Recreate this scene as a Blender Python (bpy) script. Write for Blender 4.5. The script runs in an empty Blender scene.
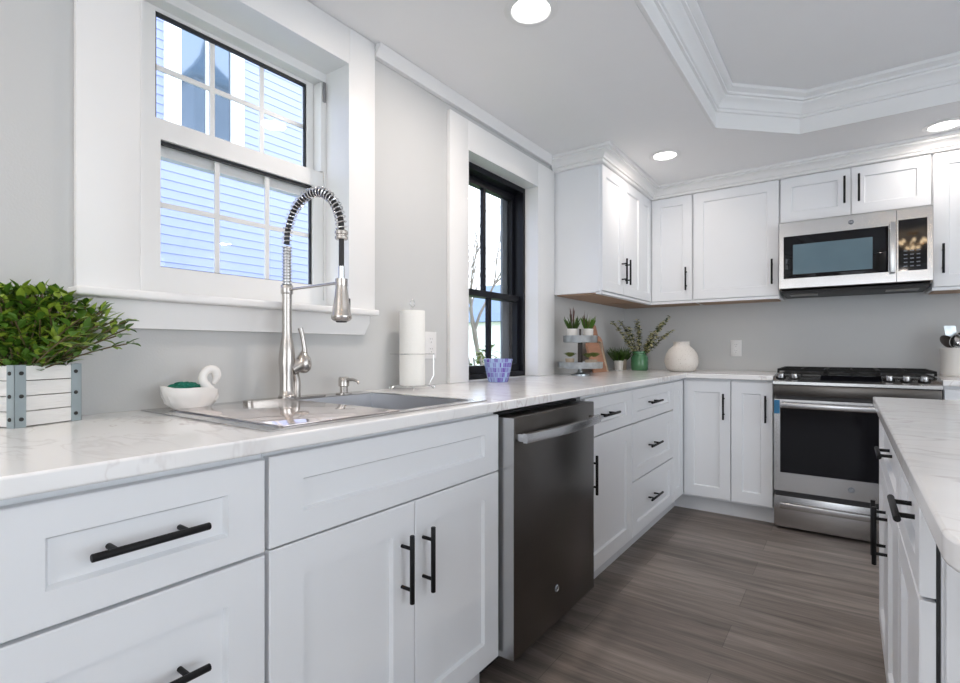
import bpy, bmesh, math, random
from mathutils import Vector, Matrix
random.seed(7)
PI = math.pi
C = bpy.context.scene.collection
sc = bpy.context.scene

# ------------------------------------------------------------------ camera
cd = bpy.data.cameras.new('camera'); cam = bpy.data.objects.new('camera', cd); C.objects.link(cam)
cam.location = (1.518, 0, 1.076); cam.rotation_euler = (PI/2, 0, 0.6234)
cd.sensor_width = 36; cd.lens = 36*511.37/960; cd.shift_y = 7.5/960; cd.clip_start = .02; cd.clip_end = 200
sc.camera = cam
# ------------------------------------------------------------------ world, light, exposure
w = bpy.data.worlds.new('sky'); sc.world = w; w.use_nodes = True
nt = w.node_tree; bg = nt.nodes['Background']
SKY = 3.0
tc = nt.nodes.new('ShaderNodeTexCoord'); sep = nt.nodes.new('ShaderNodeSeparateXYZ'); rmp = nt.nodes.new('ShaderNodeValToRGB')
nt.links.new(tc.outputs['Generated'], sep.inputs[0]); nt.links.new(sep.outputs['Z'], rmp.inputs[0]); nt.links.new(rmp.outputs[0], bg.inputs[0])
rmp.color_ramp.elements[0].position = 0.0; rmp.color_ramp.elements[0].color = (.92, .96, 1, 1)
rmp.color_ramp.elements[1].position = .8; rmp.color_ramp.elements[1].color = (.62, .78, 1, 1)
bg.inputs[1].default_value = SKY
sc.view_settings.view_transform = 'Standard'; sc.view_settings.look = 'None'
sc.view_settings.exposure = 0.38; sc.view_settings.gamma = 1; sc.view_settings.use_curve_mapping = False
CAN_POWER = 6.0
def area_light(name, loc, rot, sx, sy, power, col=(1, 1, 1), portal=False):
    l = bpy.data.lights.new(name, 'AREA'); l.shape = 'RECTANGLE'; l.size = sx; l.size_y = sy; l.energy = power; l.color = col
    l.cycles.is_portal = portal
    o = bpy.data.objects.new(name, l); C.objects.link(o); o.location = loc; o.rotation_euler = rot
    return o
# daylight entering by the openings of the room
area_light('portal_window_left', (-.30, .91, 1.7), (0, -PI/2, 0), .95, .72, 1, portal=True)
area_light('portal_window_black', (-.30, 2.33, 1.5), (0, -PI/2, 0), 1.2, .72, 1, portal=True)
area_light('portal_patio', (4.38, 1.0, 1.12), (0, PI/2, 0), 2.1, 3.2, 1, portal=True)
area_light('portal_front', (1.9, -3.38, 1.35), (PI/2, 0, 0), 3.0, 1.6, 1, portal=True)

# ------------------------------------------------------------------ materials
M = {}
def mat(name, col, rough=.5, metal=0., bump=0., bscale=60., var=0., vscale=8., stretch=(1, 1, 1), coat=0., emit=None, spec=.5, trans=0.):
    m = bpy.data.materials.new(name); m.use_nodes = True; n = m.node_tree.nodes; L = m.node_tree.links
    p = n['Principled BSDF']
    p.inputs['Base Color'].default_value = (*col, 1); p.inputs['Roughness'].default_value = rough
    p.inputs['Metallic'].default_value = metal; p.inputs['Coat Weight'].default_value = coat
    p.inputs['Specular IOR Level'].default_value = spec; p.inputs['Transmission Weight'].default_value = trans
    if emit: p.inputs['Emission Color'].default_value = (*emit[0], 1); p.inputs['Emission Strength'].default_value = emit[1]
    t = n.new('ShaderNodeTexCoord'); mp = n.new('ShaderNodeMapping'); mp.inputs['Scale'].default_value = stretch
    L.new(t.outputs['Object'], mp.inputs[0])
    if var:
        z = n.new('ShaderNodeTexNoise'); z.inputs['Scale'].default_value = vscale; z.inputs['Detail'].default_value = 4
        L.new(mp.outputs[0], z.inputs[0]); mx = n.new('ShaderNodeMix'); mx.data_type = 'RGBA'
        mx.inputs[6].default_value = (*[c*(1-var) for c in col], 1); mx.inputs[7].default_value = (*[min(1, c*(1+var)) for c in col], 1)
        L.new(z.outputs[0], mx.inputs[0]); L.new(mx.outputs[2], p.inputs['Base Color'])
    if bump:
        z = n.new('ShaderNodeTexNoise'); z.inputs['Scale'].default_value = bscale; z.inputs['Detail'].default_value = 3
        L.new(mp.outputs[0], z.inputs[0]); b = n.new('ShaderNodeBump'); b.inputs['Strength'].default_value = bump; b.inputs['Distance'].default_value = .002
        L.new(z.outputs[0], b.inputs['Height']); L.new(b.outputs[0], p.inputs['Normal'])
    M[name] = m
    return m
mat('wall_paint', (.575, .585, .585), .85, bump=.15, bscale=180, var=.015)
mat('ceiling_paint', (.90, .90, .90), .95, bump=.12, bscale=140, var=.01)
mat('trim_white', (.84, .84, .835), .38, var=.01)
mat('cabinet_white', (.80, .82, .845), .36, var=.01)
mat('cabinet_shade', (.50, .51, .52), .6, var=.02)
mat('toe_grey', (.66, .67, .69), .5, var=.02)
mat('vinyl_white', (.84, .84, .83), .35, var=.01)
mat('raw_wood', (.42, .28, .19), .6, var=.2, vscale=10, stretch=(1, 8, 1))
mat('black_metal', (.006, .006, .007), .5, spec=.25, var=.05)
mat('black_frame', (.006, .007, .011), .45, spec=.25, var=.05)
mat('grey_frame', (.16, .18, .20), .5, var=.05)
mat('steel', (.55, .55, .55), .24, metal=1, bump=.03, bscale=40, stretch=(1, 1, 40), var=.03)
mat('steel_h', (.52, .52, .525), .24, metal=1, bump=.03, bscale=40, stretch=(1, 40, 40), var=.03)
mat('steel_dark', (.115, .107, .10), .30, metal=1, bump=.02, bscale=40, stretch=(1, 2, 40), var=.05)
mat('basin_steel', (.78, .80, .84), .36, metal=1, var=.03)
mat('nickel', (.56, .53, .50), .25, metal=1, bump=.02, bscale=60, var=.03)
mat('chrome', (.75, .75, .75), .12, metal=1, var=.02)
mat('galvanised', (.46, .50, .52), .28, metal=.95, var=.45, vscale=30)
mat('galv_paint', (.36, .43, .46), .45, metal=.4, var=.08, vscale=30)
mat('rubber', (.02, .02, .022), .5, var=.05)
mat('black_glass', (.004, .004, .006), .04, spec=.4, var=.02)
mat('oven_glass', (.004, .004, .006), .08, spec=.25, var=.02)
mat('cooktop_black', (.008, .008, .008), .5, spec=.2, var=.05)
mat('screen_tint', (.10, .17, .21), .08, spec=.9, var=.1)
mat('gasket', (.01, .012, .016), .5, var=.05)
mat('blue_tape', (.015, .16, .33), .4, var=.05)
mat('button_grey', (.16, .18, .21), .5, var=.05)
mat('white_ceramic', (.82, .81, .79), .22, var=.02)
mat('speckled', (.68, .64, .60), .5, var=.02)
mat('paper', (.86, .86, .83), .95, bump=.5, bscale=90, var=.01)
mat('plastic_white', (.80, .80, .80), .35, var=.01)
mat('slot_dark', (.25, .25, .26), .5, var=.02)
mat('scrub_green', (.0, .13, .085), .8, bump=1, bscale=200, var=.4, vscale=120)
mat('white_wood', (.80, .80, .79), .7, bump=.6, bscale=30, var=.06, vscale=20, stretch=(1, 1, 8))
mat('bolt', (.05, .05, .05), .5, metal=.8, var=.1)
mat('stem', (.10, .075, .03), .7, var=.2)
mat('leaf', (.07, .165, .015), .42, var=.35, vscale=25)
mat('leaf_light', (.26, .38, .04), .42, var=.25, vscale=25)
mat('leaf_dark', (.055, .10, .022), .5, var=.3, vscale=40)
mat('leaf_sage', (.20, .22, .07), .6, var=.4, vscale=60)
mat('leaf_purple', (.10, .045, .04), .5, var=.3)
mat('blossom', (.78, .74, .42), .6, var=.15, vscale=60)
mat('soil', (.05, .035, .025), .95, var=.3, vscale=80)
mat('board_wood', (.50, .26, .17), .5, var=.25, vscale=6, stretch=(1, 1, 8))
mat('board_edge', (.62, .50, .38), .5, var=.1)
mat('green_glaze', (.065, .20, .095), .25, coat=.3, var=.1)
mat('beige_pot', (.44, .36, .27), .7, var=.2, vscale=40)
mat('pot_white', (.74, .72, .68), .5, var=.04)
mat('leather', (.06, .05, .045), .6, var=.1)
mat('siding', (.35, .39, .61), .6, var=.03)
mat('house_trim', (.93, .93, .92), .5, var=.01)
mat('lawn', (.12, .20, .06), .9, var=.4, vscale=3)
mat('bark', (.20, .17, .15), .9, var=.3, vscale=20)
mat('roof_slate', (.16, .21, .30), .7, var=.15, vscale=6)
mat('church_stone', (.50, .55, .60), .8, var=.15, vscale=1)
mat('church_roof', (.34, .42, .48), .7, var=.1, vscale=1)
mat('lamp_lens', (1, 1, 1), .4, emit=((1, .97, .92), 8))
mat('bulb', (1, .9, .7), .4, emit=((1, .74, .46), 20))
mat('brass', (.62, .42, .18), .25, metal=1, var=.05)

def glass_mat(name, tint=(1, 1, 1), refl=1.0):
    m = bpy.data.materials.new(name); m.use_nodes = True; n = m.node_tree.nodes; L = m.node_tree.links; n.clear()
    o = n.new('ShaderNodeOutputMaterial'); mx = n.new('ShaderNodeMixShader'); t = n.new('ShaderNodeBsdfTransparent'); g = n.new('ShaderNodeBsdfGlossy')
    f = n.new('ShaderNodeFresnel'); f.inputs[0].default_value = 1.45; g.inputs['Roughness'].default_value = .01
    z = n.new('ShaderNodeTexNoise'); z.inputs['Scale'].default_value = 2.; b = n.new('ShaderNodeBump'); b.inputs['Strength'].default_value = .02
    L.new(z.outputs[0], b.inputs['Height']); L.new(b.outputs[0], g.inputs['Normal'])
    mt = n.new('ShaderNodeMath'); mt.operation = 'MULTIPLY'; mt.inputs[1].default_value = refl
    t.inputs[0].default_value = (*tint, 1)
    ge = n.new('ShaderNodeNewGeometry'); iv = n.new('ShaderNodeMath'); iv.operation = 'SUBTRACT'; iv.inputs[0].default_value = 1; L.new(ge.outputs['Backfacing'], iv.inputs[1]); m2 = n.new('ShaderNodeMath'); m2.operation = 'MULTIPLY'
    L.new(f.outputs[0], mt.inputs[0]); L.new(mt.outputs[0], m2.inputs[0]); L.new(iv.outputs[0], m2.inputs[1]); L.new(m2.outputs[0], mx.inputs[0]); L.new(t.outputs[0], mx.inputs[1]); L.new(g.outputs[0], mx.inputs[2]); L.new(mx.outputs[0], o.inputs[0])
    M[name] = m
glass_mat('window_glass')

def marble():
    m = mat('marble', (.87, .865, .86), .14); n = m.node_tree.nodes; L = m.node_tree.links; p = n['Principled BSDF']
    t = n['Texture Coordinate'] if 'Texture Coordinate' in n else n.new('ShaderNodeTexCoord')
    col = None
    def veins(scale, rot, stretch, lo, width, colr, prev):
        mp = n.new('ShaderNodeMapping'); mp.inputs['Rotation'].default_value = (0, 0, rot); mp.inputs['Scale'].default_value = stretch
        L.new(t.outputs['Object'], mp.inputs[0])
        z = n.new('ShaderNodeTexNoise'); z.inputs['Scale'].default_value = scale; z.inputs['Detail'].default_value = 5; z.inputs['Roughness'].default_value = .55; z.inputs['Distortion'].default_value = .35
        L.new(mp.outputs[0], z.inputs[0])
        s = n.new('ShaderNodeMath'); s.operation = 'SUBTRACT'; s.inputs[1].default_value = lo; L.new(z.outputs[0], s.inputs[0])
        a = n.new('ShaderNodeMath'); a.operation = 'ABSOLUTE'; L.new(s.outputs[0], a.inputs[0])
        r = n.new('ShaderNodeMapRange'); r.inputs[1].default_value = 0; r.inputs[2].default_value = width; r.inputs[3].default_value = 1; r.inputs[4].default_value = 0
        L.new(a.outputs[0], r.inputs[0])
        k = n.new('ShaderNodeTexNoise'); k.inputs['Scale'].default_value = 2.2; L.new(t.outputs['Object'], k.inputs[0])
        kr = n.new('ShaderNodeMapRange'); kr.inputs[1].default_value = .36; kr.inputs[2].default_value = .56; L.new(k.outputs[0], kr.inputs[0])
        q = n.new('ShaderNodeMath'); q.operation = 'MULTIPLY'; L.new(r.outputs[0], q.inputs[0]); L.new(kr.outputs[0], q.inputs[1])
        mx = n.new('ShaderNodeMix'); mx.data_type = 'RGBA'; L.new(q.outputs[0], mx.inputs[0])
        if prev is None: mx.inputs[6].default_value = (.87, .865, .86, 1)
        else: L.new(prev, mx.inputs[6])
        mx.inputs[7].default_value = (*colr, 1)
        return mx.outputs[2]
    c = veins(1.5, .35, (1, 2.8, 1), .5, .014, (.65, .62, .62), None)
    c = veins(2.1, .7, (1, 2.6, 1), .54, .010, (.70, .66, .645), c)
    c = veins(.9, .3, (1, 2.5, 1), .46, .05, (.80, .80, .80), c)
    L.new(c, p.inputs['Base Color'])
    return m
marble()
def floor_mat():
    m = mat('vinyl_plank', (.2, .18, .165), .42, bump=.12, bscale=14, stretch=(2, 30, 1)); n = m.node_tree.nodes; L = m.node_tree.links; p = n['Principled BSDF']
    t = n['Texture Coordinate']
    br = n.new('ShaderNodeTexBrick'); br.offset = .37; br.inputs['Scale'].default_value = 1; br.inputs['Mortar Size'].default_value = .0012
    br.inputs['Brick Width'].default_value = 1.22; br.inputs['Row Height'].default_value = .182; br.inputs['Bias'].default_value = 0
    br.inputs['Color1'].default_value = (.175, .145, .126, 1); br.inputs['Color2'].default_value = (.255, .217, .192, 1); br.inputs['Mortar'].default_value = (.12, .10, .088, 1)
    mp = n.new('ShaderNodeMapping'); mp.inputs['Location'].default_value = (.07, -.006, 0); L.new(t.outputs['Object'], mp.inputs[0]); L.new(mp.outputs[0], br.inputs[0])
    def grain(sx, sy, detail):
        mg = n.new('ShaderNodeMapping'); mg.inputs['Scale'].default_value = (sx, sy, 1); L.new(t.outputs['Object'], mg.inputs[0])
        z = n.new('ShaderNodeTexNoise'); z.inputs['Scale'].default_value = 1; z.inputs['Detail'].default_value = detail; z.inputs['Roughness'].default_value = .65; z.inputs['Distortion'].default_value = .6
        L.new(mg.outputs[0], z.inputs[0]); return z.outputs[0]
    g1 = grain(1.5, 16, 5); g2 = grain(5, 120, 3)
    mr = n.new('ShaderNodeMapRange'); mr.inputs[1].default_value = .3; mr.inputs[2].default_value = .7; mr.inputs[3].default_value = .50; mr.inputs[4].default_value = 1.40; L.new(g1, mr.inputs[0])
    mr2 = n.new('ShaderNodeMapRange'); mr2.inputs[1].default_value = .3; mr2.inputs[2].default_value = .7; mr2.inputs[3].default_value = .86; mr2.inputs[4].default_value = 1.14; L.new(g2, mr2.inputs[0])
    q = n.new('ShaderNodeMath'); q.operation = 'MULTIPLY'; L.new(mr.outputs[0], q.inputs[0]); L.new(mr2.outputs[0], q.inputs[1])
    v = n.new('ShaderNodeVectorMath'); v.operation = 'SCALE'; L.new(br.outputs[0], v.inputs[0]); L.new(q.outputs[0], v.inputs['Scale'])
    L.new(v.outputs[0], p.inputs['Base Color'])
floor_mat()
def speckle():
    m = M['speckled']; n = m.node_tree.nodes; L = m.node_tree.links; p = n['Principled BSDF']
    t = n['Texture Coordinate']; v = n.new('ShaderNodeTexVoronoi'); v.inputs['Scale'].default_value = 90; L.new(t.outputs['Object'], v.inputs[0])
    r = n.new('ShaderNodeValToRGB'); r.color_ramp.elements[0].position = .10; r.color_ramp.elements[0].color = (.36, .31, .27, 1)
    r.color_ramp.elements[1].position = .22; r.color_ramp.elements[1].color = (.72, .69, .65, 1); L.new(v.outputs[0], r.inputs[0]); L.new(r.outputs[0], p.inputs['Base Color'])
speckle()
def mosaic():
    m = mat('mosaic', (.4, .3, .8), .15, trans=.15); n = m.node_tree.nodes; L = m.node_tree.links; p = n['Principled BSDF']
    t = n['Texture Coordinate']
    # angle/height tile coordinates
    s = n.new('ShaderNodeSeparateXYZ'); L.new(t.outputs['Object'], s.inputs[0])
    a = n.new('ShaderNodeMath'); a.operation = 'ARCTAN2'; L.new(s.outputs[1], a.inputs[0]); L.new(s.outputs[0], a.inputs[1])
    cx = n.new('ShaderNodeCombineXYZ'); sa = n.new('ShaderNodeMath'); sa.operation = 'MULTIPLY'; sa.inputs[1].default_value = 4.4; L.new(a.outputs[0], sa.inputs[0])
    sz = n.new('ShaderNodeMath'); sz.operation = 'MULTIPLY'; sz.inputs[1].default_value = 42; L.new(s.outputs[2], sz.inputs[0])
    L.new(sa.outputs[0], cx.inputs[0]); L.new(sz.outputs[0], cx.inputs[1])
    br = n.new('ShaderNodeTexBrick'); br.offset = .0; br.inputs['Scale'].default_value = 1; br.inputs['Brick Width'].default_value = .55; br.inputs['Row Height'].default_value = 1.0
    br.inputs['Mortar Size'].default_value = .07; br.inputs['Color1'].default_value = (.13, .02, .42, 1); br.inputs['Color2'].default_value = (.42, .62, .86, 1); br.inputs['Mortar'].default_value = (.36, .46, .78, 1)
    L.new(cx.outputs[0], br.inputs[0]); L.new(br.outputs[0], p.inputs['Base Color'])
mosaic()

# ------------------------------------------------------------------ helpers
class MB:
    def __init__(s): s.bm = bmesh.new(); s.mi = 0
    def _tag(s, faces):
        for f in faces: f.material_index = s.mi
    def box(s, x0, x1, y0, y1, z0, z1, bev=0., seg=2):
        vs = [s.bm.verts.new((x, y, z)) for z in (z0, z1) for y in (y0, y1) for x in (x0, x1)]
        fs = [s.bm.faces.new([vs[i] for i in q]) for q in ((0, 2, 3, 1), (4, 5, 7, 6), (0, 1, 5, 4), (2, 6, 7, 3), (0, 4, 6, 2), (1, 3, 7, 5))]
        s._tag(fs)
        if bev:
            es = list({e for f in fs for e in f.edges})
            r = bmesh.ops.bevel(s.bm, geom=es, offset=bev, segments=seg, profile=.5, affect='EDGES'); s._tag(r['faces'])
        return s
    def tube(s, pts, r, seg=12, caps=True):
        pts = [Vector(p) for p in pts]; n = len(pts)
        rs = r if isinstance(r, (list, tuple)) else [r]*n
        t0 = (pts[1]-pts[0]).normalized(); up = Vector((0, 0, 1)) if abs(t0.z) < .9 else Vector((1, 0, 0))
        nx = t0.cross(up).normalized(); rings = []
        for i, p in enumerate(pts):
            t = (pts[min(i+1, n-1)]-pts[max(i-1, 0)]).normalized()
            nx = (nx-t*nx.dot(t)).normalized(); ny = t.cross(nx)
            rings.append([s.bm.verts.new(p+(nx*math.cos(2*PI*k/seg)+ny*math.sin(2*PI*k/seg))*rs[i]) for k in range(seg)])
        fs = []
        for a, b in zip(rings, rings[1:]):
            for k in range(seg): fs.append(s.bm.faces.new((a[k], a[(k+1) % seg], b[(k+1) % seg], b[k])))
        if caps: fs.append(s.bm.faces.new(rings[0][::-1])); fs.append(s.bm.faces.new(rings[-1]))
        s._tag(fs); return s
    def lathe(s, c, prof, seg=32, mtx=None):
        c = Vector(c); rings = []
        def X(v): return c+(mtx @ v if mtx else v)
        for r, z in prof:
            if r < 1e-5: rings.append([s.bm.verts.new(X(Vector((0, 0, z))))])
            else: rings.append([s.bm.verts.new(X(Vector((r*math.cos(2*PI*k/seg), r*math.sin(2*PI*k/seg), z)))) for k in range(seg)])
        fs = []
        for a, b in zip(rings, rings[1:]):
            for k in range(seg):
                q = [a[k % len(a)], a[(k+1) % len(a)], b[(k+1) % len(b)], b[k % len(b)]]
                u = []
                for v in q:
                    if v not in u: u.append(v)
                if len(u) > 2: fs.append(s.bm.faces.new(u))
        s._tag(fs); return s
    def prism(s, poly, z0, z1, fn=None):
        fn = fn or (lambda a, b, h: (a, b, h))
        A = [s.bm.verts.new(fn(a, b, z0)) for a, b in poly]; B = [s.bm.verts.new(fn(a, b, z1)) for a, b in poly]
        n = len(poly); fs = [s.bm.faces.new(A[::-1]), s.bm.faces.new(B)]
        for i in range(n): fs.append(s.bm.faces.new((A[i], A[(i+1) % n], B[(i+1) % n], B[i])))
        s._tag(fs); return s
    def grid(s, us, vs, holes, fn, h0, h1):
        """slab over the cells us x vs, cells in holes left out"""
        for h in (h0, h1):
            pass
        V = {}
        def v(i, j, k):
            if (i, j, k) not in V: V[(i, j, k)] = s.bm.verts.new(fn(us[i], vs[j], (h0, h1)[k]))
            return V[(i, j, k)]
        full = {(i, j) for i in range(len(us)-1) for j in range(len(vs)-1) if (i, j) not in holes}; fs = []
        for i, j in full:
            for k in (0, 1):
                q = [v(i, j, k), v(i+1, j, k), v(i+1, j+1, k), v(i, j+1, k)]; fs.append(s.bm.faces.new(q if k else q[::-1]))
            for di, dj, a, b in ((-1, 0, (i, j+1), (i, j)), (1, 0, (i+1, j), (i+1, j+1)), (0, -1, (i, j), (i+1, j)), (0, 1, (i+1, j+1), (i, j+1))):
                if (i+di, j+dj) not in full: fs.append(s.bm.faces.new((v(*a, 0), v(*b, 0), v(*b, 1), v(*a, 1))))
        s._tag(fs); return s
    def slat(s, p, d, n, L, wd, t):
        pass
    def build(s, name, m, parent=None, sharp=.7, loc=None):
        bmesh.ops.recalc_face_normals(s.bm, faces=s.bm.faces)
        me = bpy.data.meshes.new(name)
        base = Vector((0, 0, 0)); q = parent
        while q: base += q.location; q = q.parent
        if loc is not None: base += Vector(loc)
        for v in s.bm.verts: v.co -= base
        s.bm.to_mesh(me); s.bm.free()
        for f in me.polygons: f.use_smooth = True
        me.set_sharp_from_angle(angle=sharp)
        for k in (m if isinstance(m, (list, tuple)) else [m]): me.materials.append(M[k])
        o = bpy.data.objects.new(name, me); C.objects.link(o); o.parent = parent
        if loc is not None: o.location = loc
        return o
def smooth(P, R_, n=6):
    Q, S = [], []
    for i in range(len(P)-1):
        p0, p1, p2, p3 = [Vector(P[max(0, min(len(P)-1, i+k))]) for k in (-1, 0, 1, 2)]
        for k in range(n):
            t = k/n; Q.append(.5*((2*p1)+(p2-p0)*t+(2*p0-5*p1+4*p2-p3)*t*t+(3*p1-p0-3*p2+p3)*t**3)); S.append(R_[i]*(1-t)+R_[i+1]*t)
    return Q+[Vector(P[-1])], S+[R_[-1]]
def tag(o, label=None, cat=None, group=None, kind=None):
    for k, v in (('label', label), ('category', cat), ('group', group), ('kind', kind)):
        if v: o[k] = v
    return o
def thing(name, loc, label, cat, group=None):
    o = bpy.data.objects.new(name, None); C.objects.link(o); o.location = loc; o.empty_display_size = .05
    return tag(o, label, cat, group)
def struct(o): return tag(o, kind='structure')
def copy_tree(o, parent=None):
    c = o.copy(); C.objects.link(c); c.parent = parent
    for ch in list(o.children): copy_tree(ch, c)
    return c
def text_mesh(name, s, size, O, U, V, N, m, parent, depth=.0006):
    cu = bpy.data.curves.new(name, 'FONT'); cu.body = s; cu.size = size; cu.align_x = 'CENTER'; cu.align_y = 'CENTER'; cu.extrude = depth
    to = bpy.data.objects.new(name, cu); me = bpy.data.meshes.new_from_object(to); bpy.data.objects.remove(to)
    base = Vector((0, 0, 0)); q = parent
    while q: base += q.location; q = q.parent
    O, U, V, N = map(Vector, (O, U, V, N))
    for v in me.vertices: v.co = O+U*v.co.x+V*v.co.y+N*v.co.z-base
    me.materials.clear(); me.materials.append(M[m])
    o = bpy.data.objects.new(name, me); C.objects.link(o); o.parent = parent
    return o
def panel_mb(O, U, N, w, h, t, su, sv, rec=.010, sl=.005, ch=.0018):
    """framed flat panel: O = lower start corner on the back plane, U along the width, N outwards"""
    O, U, N = Vector(O), Vector(U), Vector(N); Z = Vector((0, 0, 1)); b = MB(); bm = b.bm
    def ring(a, c, n): return [bm.verts.new(O+U*x+Z*z+N*n) for x, z in ((a, c), (w-a, c), (w-a, h-c), (a, h-c))]
    R = [ring(0, 0, 0), ring(0, 0, t-ch), ring(ch, ch, t), ring(su, sv, t), ring(su+sl, sv+sl, t-rec)]
    bm.faces.new(R[0][::-1]); bm.faces.new(R[-1])
    for a, c in zip(R, R[1:]):
        for k in range(4): bm.faces.new((a[k], a[(k+1) % 4], c[(k+1) % 4], c[k]))
    return b
def pull(parent, P, D, N, L=.165, post=.05, name='handle', off=.035):
    """black bar pull: P its centre on the face, D bar direction, N outwards"""
    P, D, N = Vector(P), Vector(D), Vector(N); b = MB(); off = .030 if N.x < -.5 else off; a = P+N*off
    b.tube([a-D*L/2, a-D*(L/2-.001), a+D*(L/2-.001), a+D*L/2], [.0052, .006, .006, .0052], 14)
    for k in (-1, 1): b.tube([P+D*post*k, a+D*post*k], .0045, 10)
    return b.build(name, 'black_metal', parent)
LX, NX = (0, 1, 0), (1, 0, 0)     # run along the left wall: width +y, facing +x
BX, NB = (1, 0, 0), (0, -1, 0)    # run along the back wall: width +x, facing -y

# ------------------------------------------------------------------ room shell
CEIL = 2.268; TRAY = 2.468; YB = 4.185; XR = 4.2; YF = -3.2
fl = MB().box(-.0, XR, YF, YB, -.1, 0).build('floor', 'vinyl_plank'); struct(fl)
wl = MB().grid([YF-.2, .565, 1.258, 1.983, 2.681, YB+.2], [-.1, .915, 1.225, 2.053, 2.14, 2.62], {(1, 2), (1, 3), (3, 1), (3, 2)}, lambda a, b, h: (h, a, b), -.2, 0).build('wall_left', 'wall_paint'); struct(wl)
wb = MB().box(0, XR, YB, YB+.2, -.1, 2.62).build('wall_back', 'wall_paint'); struct(wb)
wr = MB().grid([YF-.2, -.6, 2.6, YB+.2], [-.1, .05, 2.15, 2.62], {(1, 1)}, lambda a, b, h: (h, a, b), XR, XR+.2).build('wall_right', 'wall_paint'); struct(wr)
wf = MB().grid([0, .4, 3.4, XR], [-.1, .55, 2.15, 2.62], {(1, 1)}, lambda a, b, h: (a, h, b), YF-.2, YF).build('wall_front', 'wall_paint'); struct(wf)
# tray ceiling
TX0, TX1, TY0, TY1, CH = .925, 3.6, -1.8, 3.350, .37
def octa(i): return [(TX0+i, TY0+CH+.41*i), (TX0+CH+.41*i, TY0+i), (TX1-CH-.41*i, TY0+i), (TX1-i, TY0+CH+.41*i), (TX1-i, TY1-CH-.41*i), (TX1-CH-.41*i, TY1-i), (TX0+CH+.41*i, TY1-i), (TX0+i, TY1-CH-.41*i)]
b = MB()
outer = [(0, YF), (XR, YF), (XR, YB), (0, YB)]
hole = octa(0)
for z in (CEIL,):
    vo = [b.bm.verts.new((x, y, z)) for x, y in outer]; vi = [b.bm.verts.new((x, y, z)) for x, y in hole]; vt = [b.bm.verts.new((x, y, TRAY)) for x, y in hole]
    b.bm.faces.new((vo[0], vo[1], vi[2], vi[1])); b.bm.faces.new((vo[1], vo[2], vi[4], vi[3])); b.bm.faces.new((vo[2], vo[3], vi[6], vi[5])); b.bm.faces.new((vo[3], vo[0], vi[0], vi[7]))
    b.bm.faces.new((vo[1], vi[3], vi[2])); b.bm.faces.new((vo[2], vi[5], vi[4])); b.bm.faces.new((vo[3], vi[7], vi[6])); b.bm.faces.new((vo[0], vi[1], vi[0]))
    for k in range(8): b.bm.faces.new((vi[k], vi[(k+1) % 8], vt[(k+1) % 8], vt[k]))
    b.bm.faces.new(vt)
cl = b.build('ceiling', 'ceiling_paint', sharp=.3); struct(cl)
slab = MB().box(-.2, XR+.2, YF-.2, YB+.2, 2.62, 2.75).build('ceiling', 'ceiling_paint'); struct(slab)
def crown_ring(prof, name):
    b = MB(); rings = []
    for i, z in prof:
        rings.append([b.bm.verts.new((x, y, z)) for x, y in octa(i)])
    for a, c in zip(rings, rings[1:]+rings[:1]):
        for k in range(8): b.bm.faces.new((a[k], a[(k+1) % 8], c[(k+1) % 8], c[k]))
    return struct(b.build(name, 'trim_white', sharp=.35))
E0 = .0015
crown_ring([(E0, 2.2665), (.016, 2.2665), (.016, 2.350), (.026, 2.353), (.026, 2.366), (.033, 2.370), (.038, 2.384), (.050, 2.402), (.066, 2.414), (.068, 2.422), (.080, 2.424), (.080, 2.436), (.088, 2.440), (.104, 2.450), (.104, 2.4665), (E0, 2.4665)], 'trim_1')
# cabinet crown: sweep profile (out, z) along a path with mitres
def sweep(path, prof, name, m='trim_white', close_prof=True):
    b = MB(); n = len(path); rings = []
    P = [Vector((x, y)) for x, y in path]
    for i in range(n):
        d0 = (P[i]-P[i-1]).normalized() if i else None; d1 = (P[i+1]-P[i]).normalized() if i < n-1 else None
        n0 = Vector((d0.y, -d0.x)) if d0 else None; n1 = Vector((d1.y, -d1.x)) if d1 else None
        if n0 and n1: mm = (n0+n1).normalized(); mm = mm/mm.dot(n0)
        else: mm = n0 or n1
        rings.append([b.bm.verts.new((P[i].x+mm.x*o, P[i].y+mm.y*o, z)) for o, z in prof])
    k = len(prof)
    for a, c in zip(rings, rings[1:]):
        for j in range(k): b.bm.faces.new((a[j], a[(j+1) % k], c[(j+1) % k], c[j]))
    b.bm.faces.new(rings[0]); b.bm.faces.new(rings[-1][::-1])
    return struct(b.build(name, m, sharp=.35))
UX, UY = .307, 3.878           # upper carcass fronts (doors 18 mm proud)
cp = [(-.012, 2.186), (.012, 2.186), (.018, 2.190), (.018, 2.204), (.028, 2.206), (.030, 2.216), (.042, 2.230), (.058, 2.238), (.066, 2.240), (.066, 2.250), (.082, 2.253), (.086, 2.2665), (-.012, 2.2665)]
sweep([(.012, 2.892), (.325, 2.892), (.325, 3.860), (3.2, 3.860)], cp, 'trim_2')
# small wall-to-ceiling trim on the left wall
sweep([(.0005, -3.1), (.0005, .40)], [(0, 2.222), (.022, 2.222), (.026, 2.232), (.040, 2.250), (.046, 2.2665), (0, 2.2665)], 'trim_3')
sweep([(.0005, 1.384), (.0005, 2.862)], [(0, 2.222), (.022, 2.222), (.026, 2.232), (.040, 2.250), (.046, 2.2665), (0, 2.2665)], 'trim_4')
# casing of the white window
b = MB()
b.box(.0005, .021, .429, .5655, 1.226, 2.2665, .002); b.box(.0005, .021, 1.2575, 1.381, 1.226, 2.2665, .002); b.box(.0005, .0205, .5655, 1.2575, 2.138, 2.2665, .002)
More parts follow.
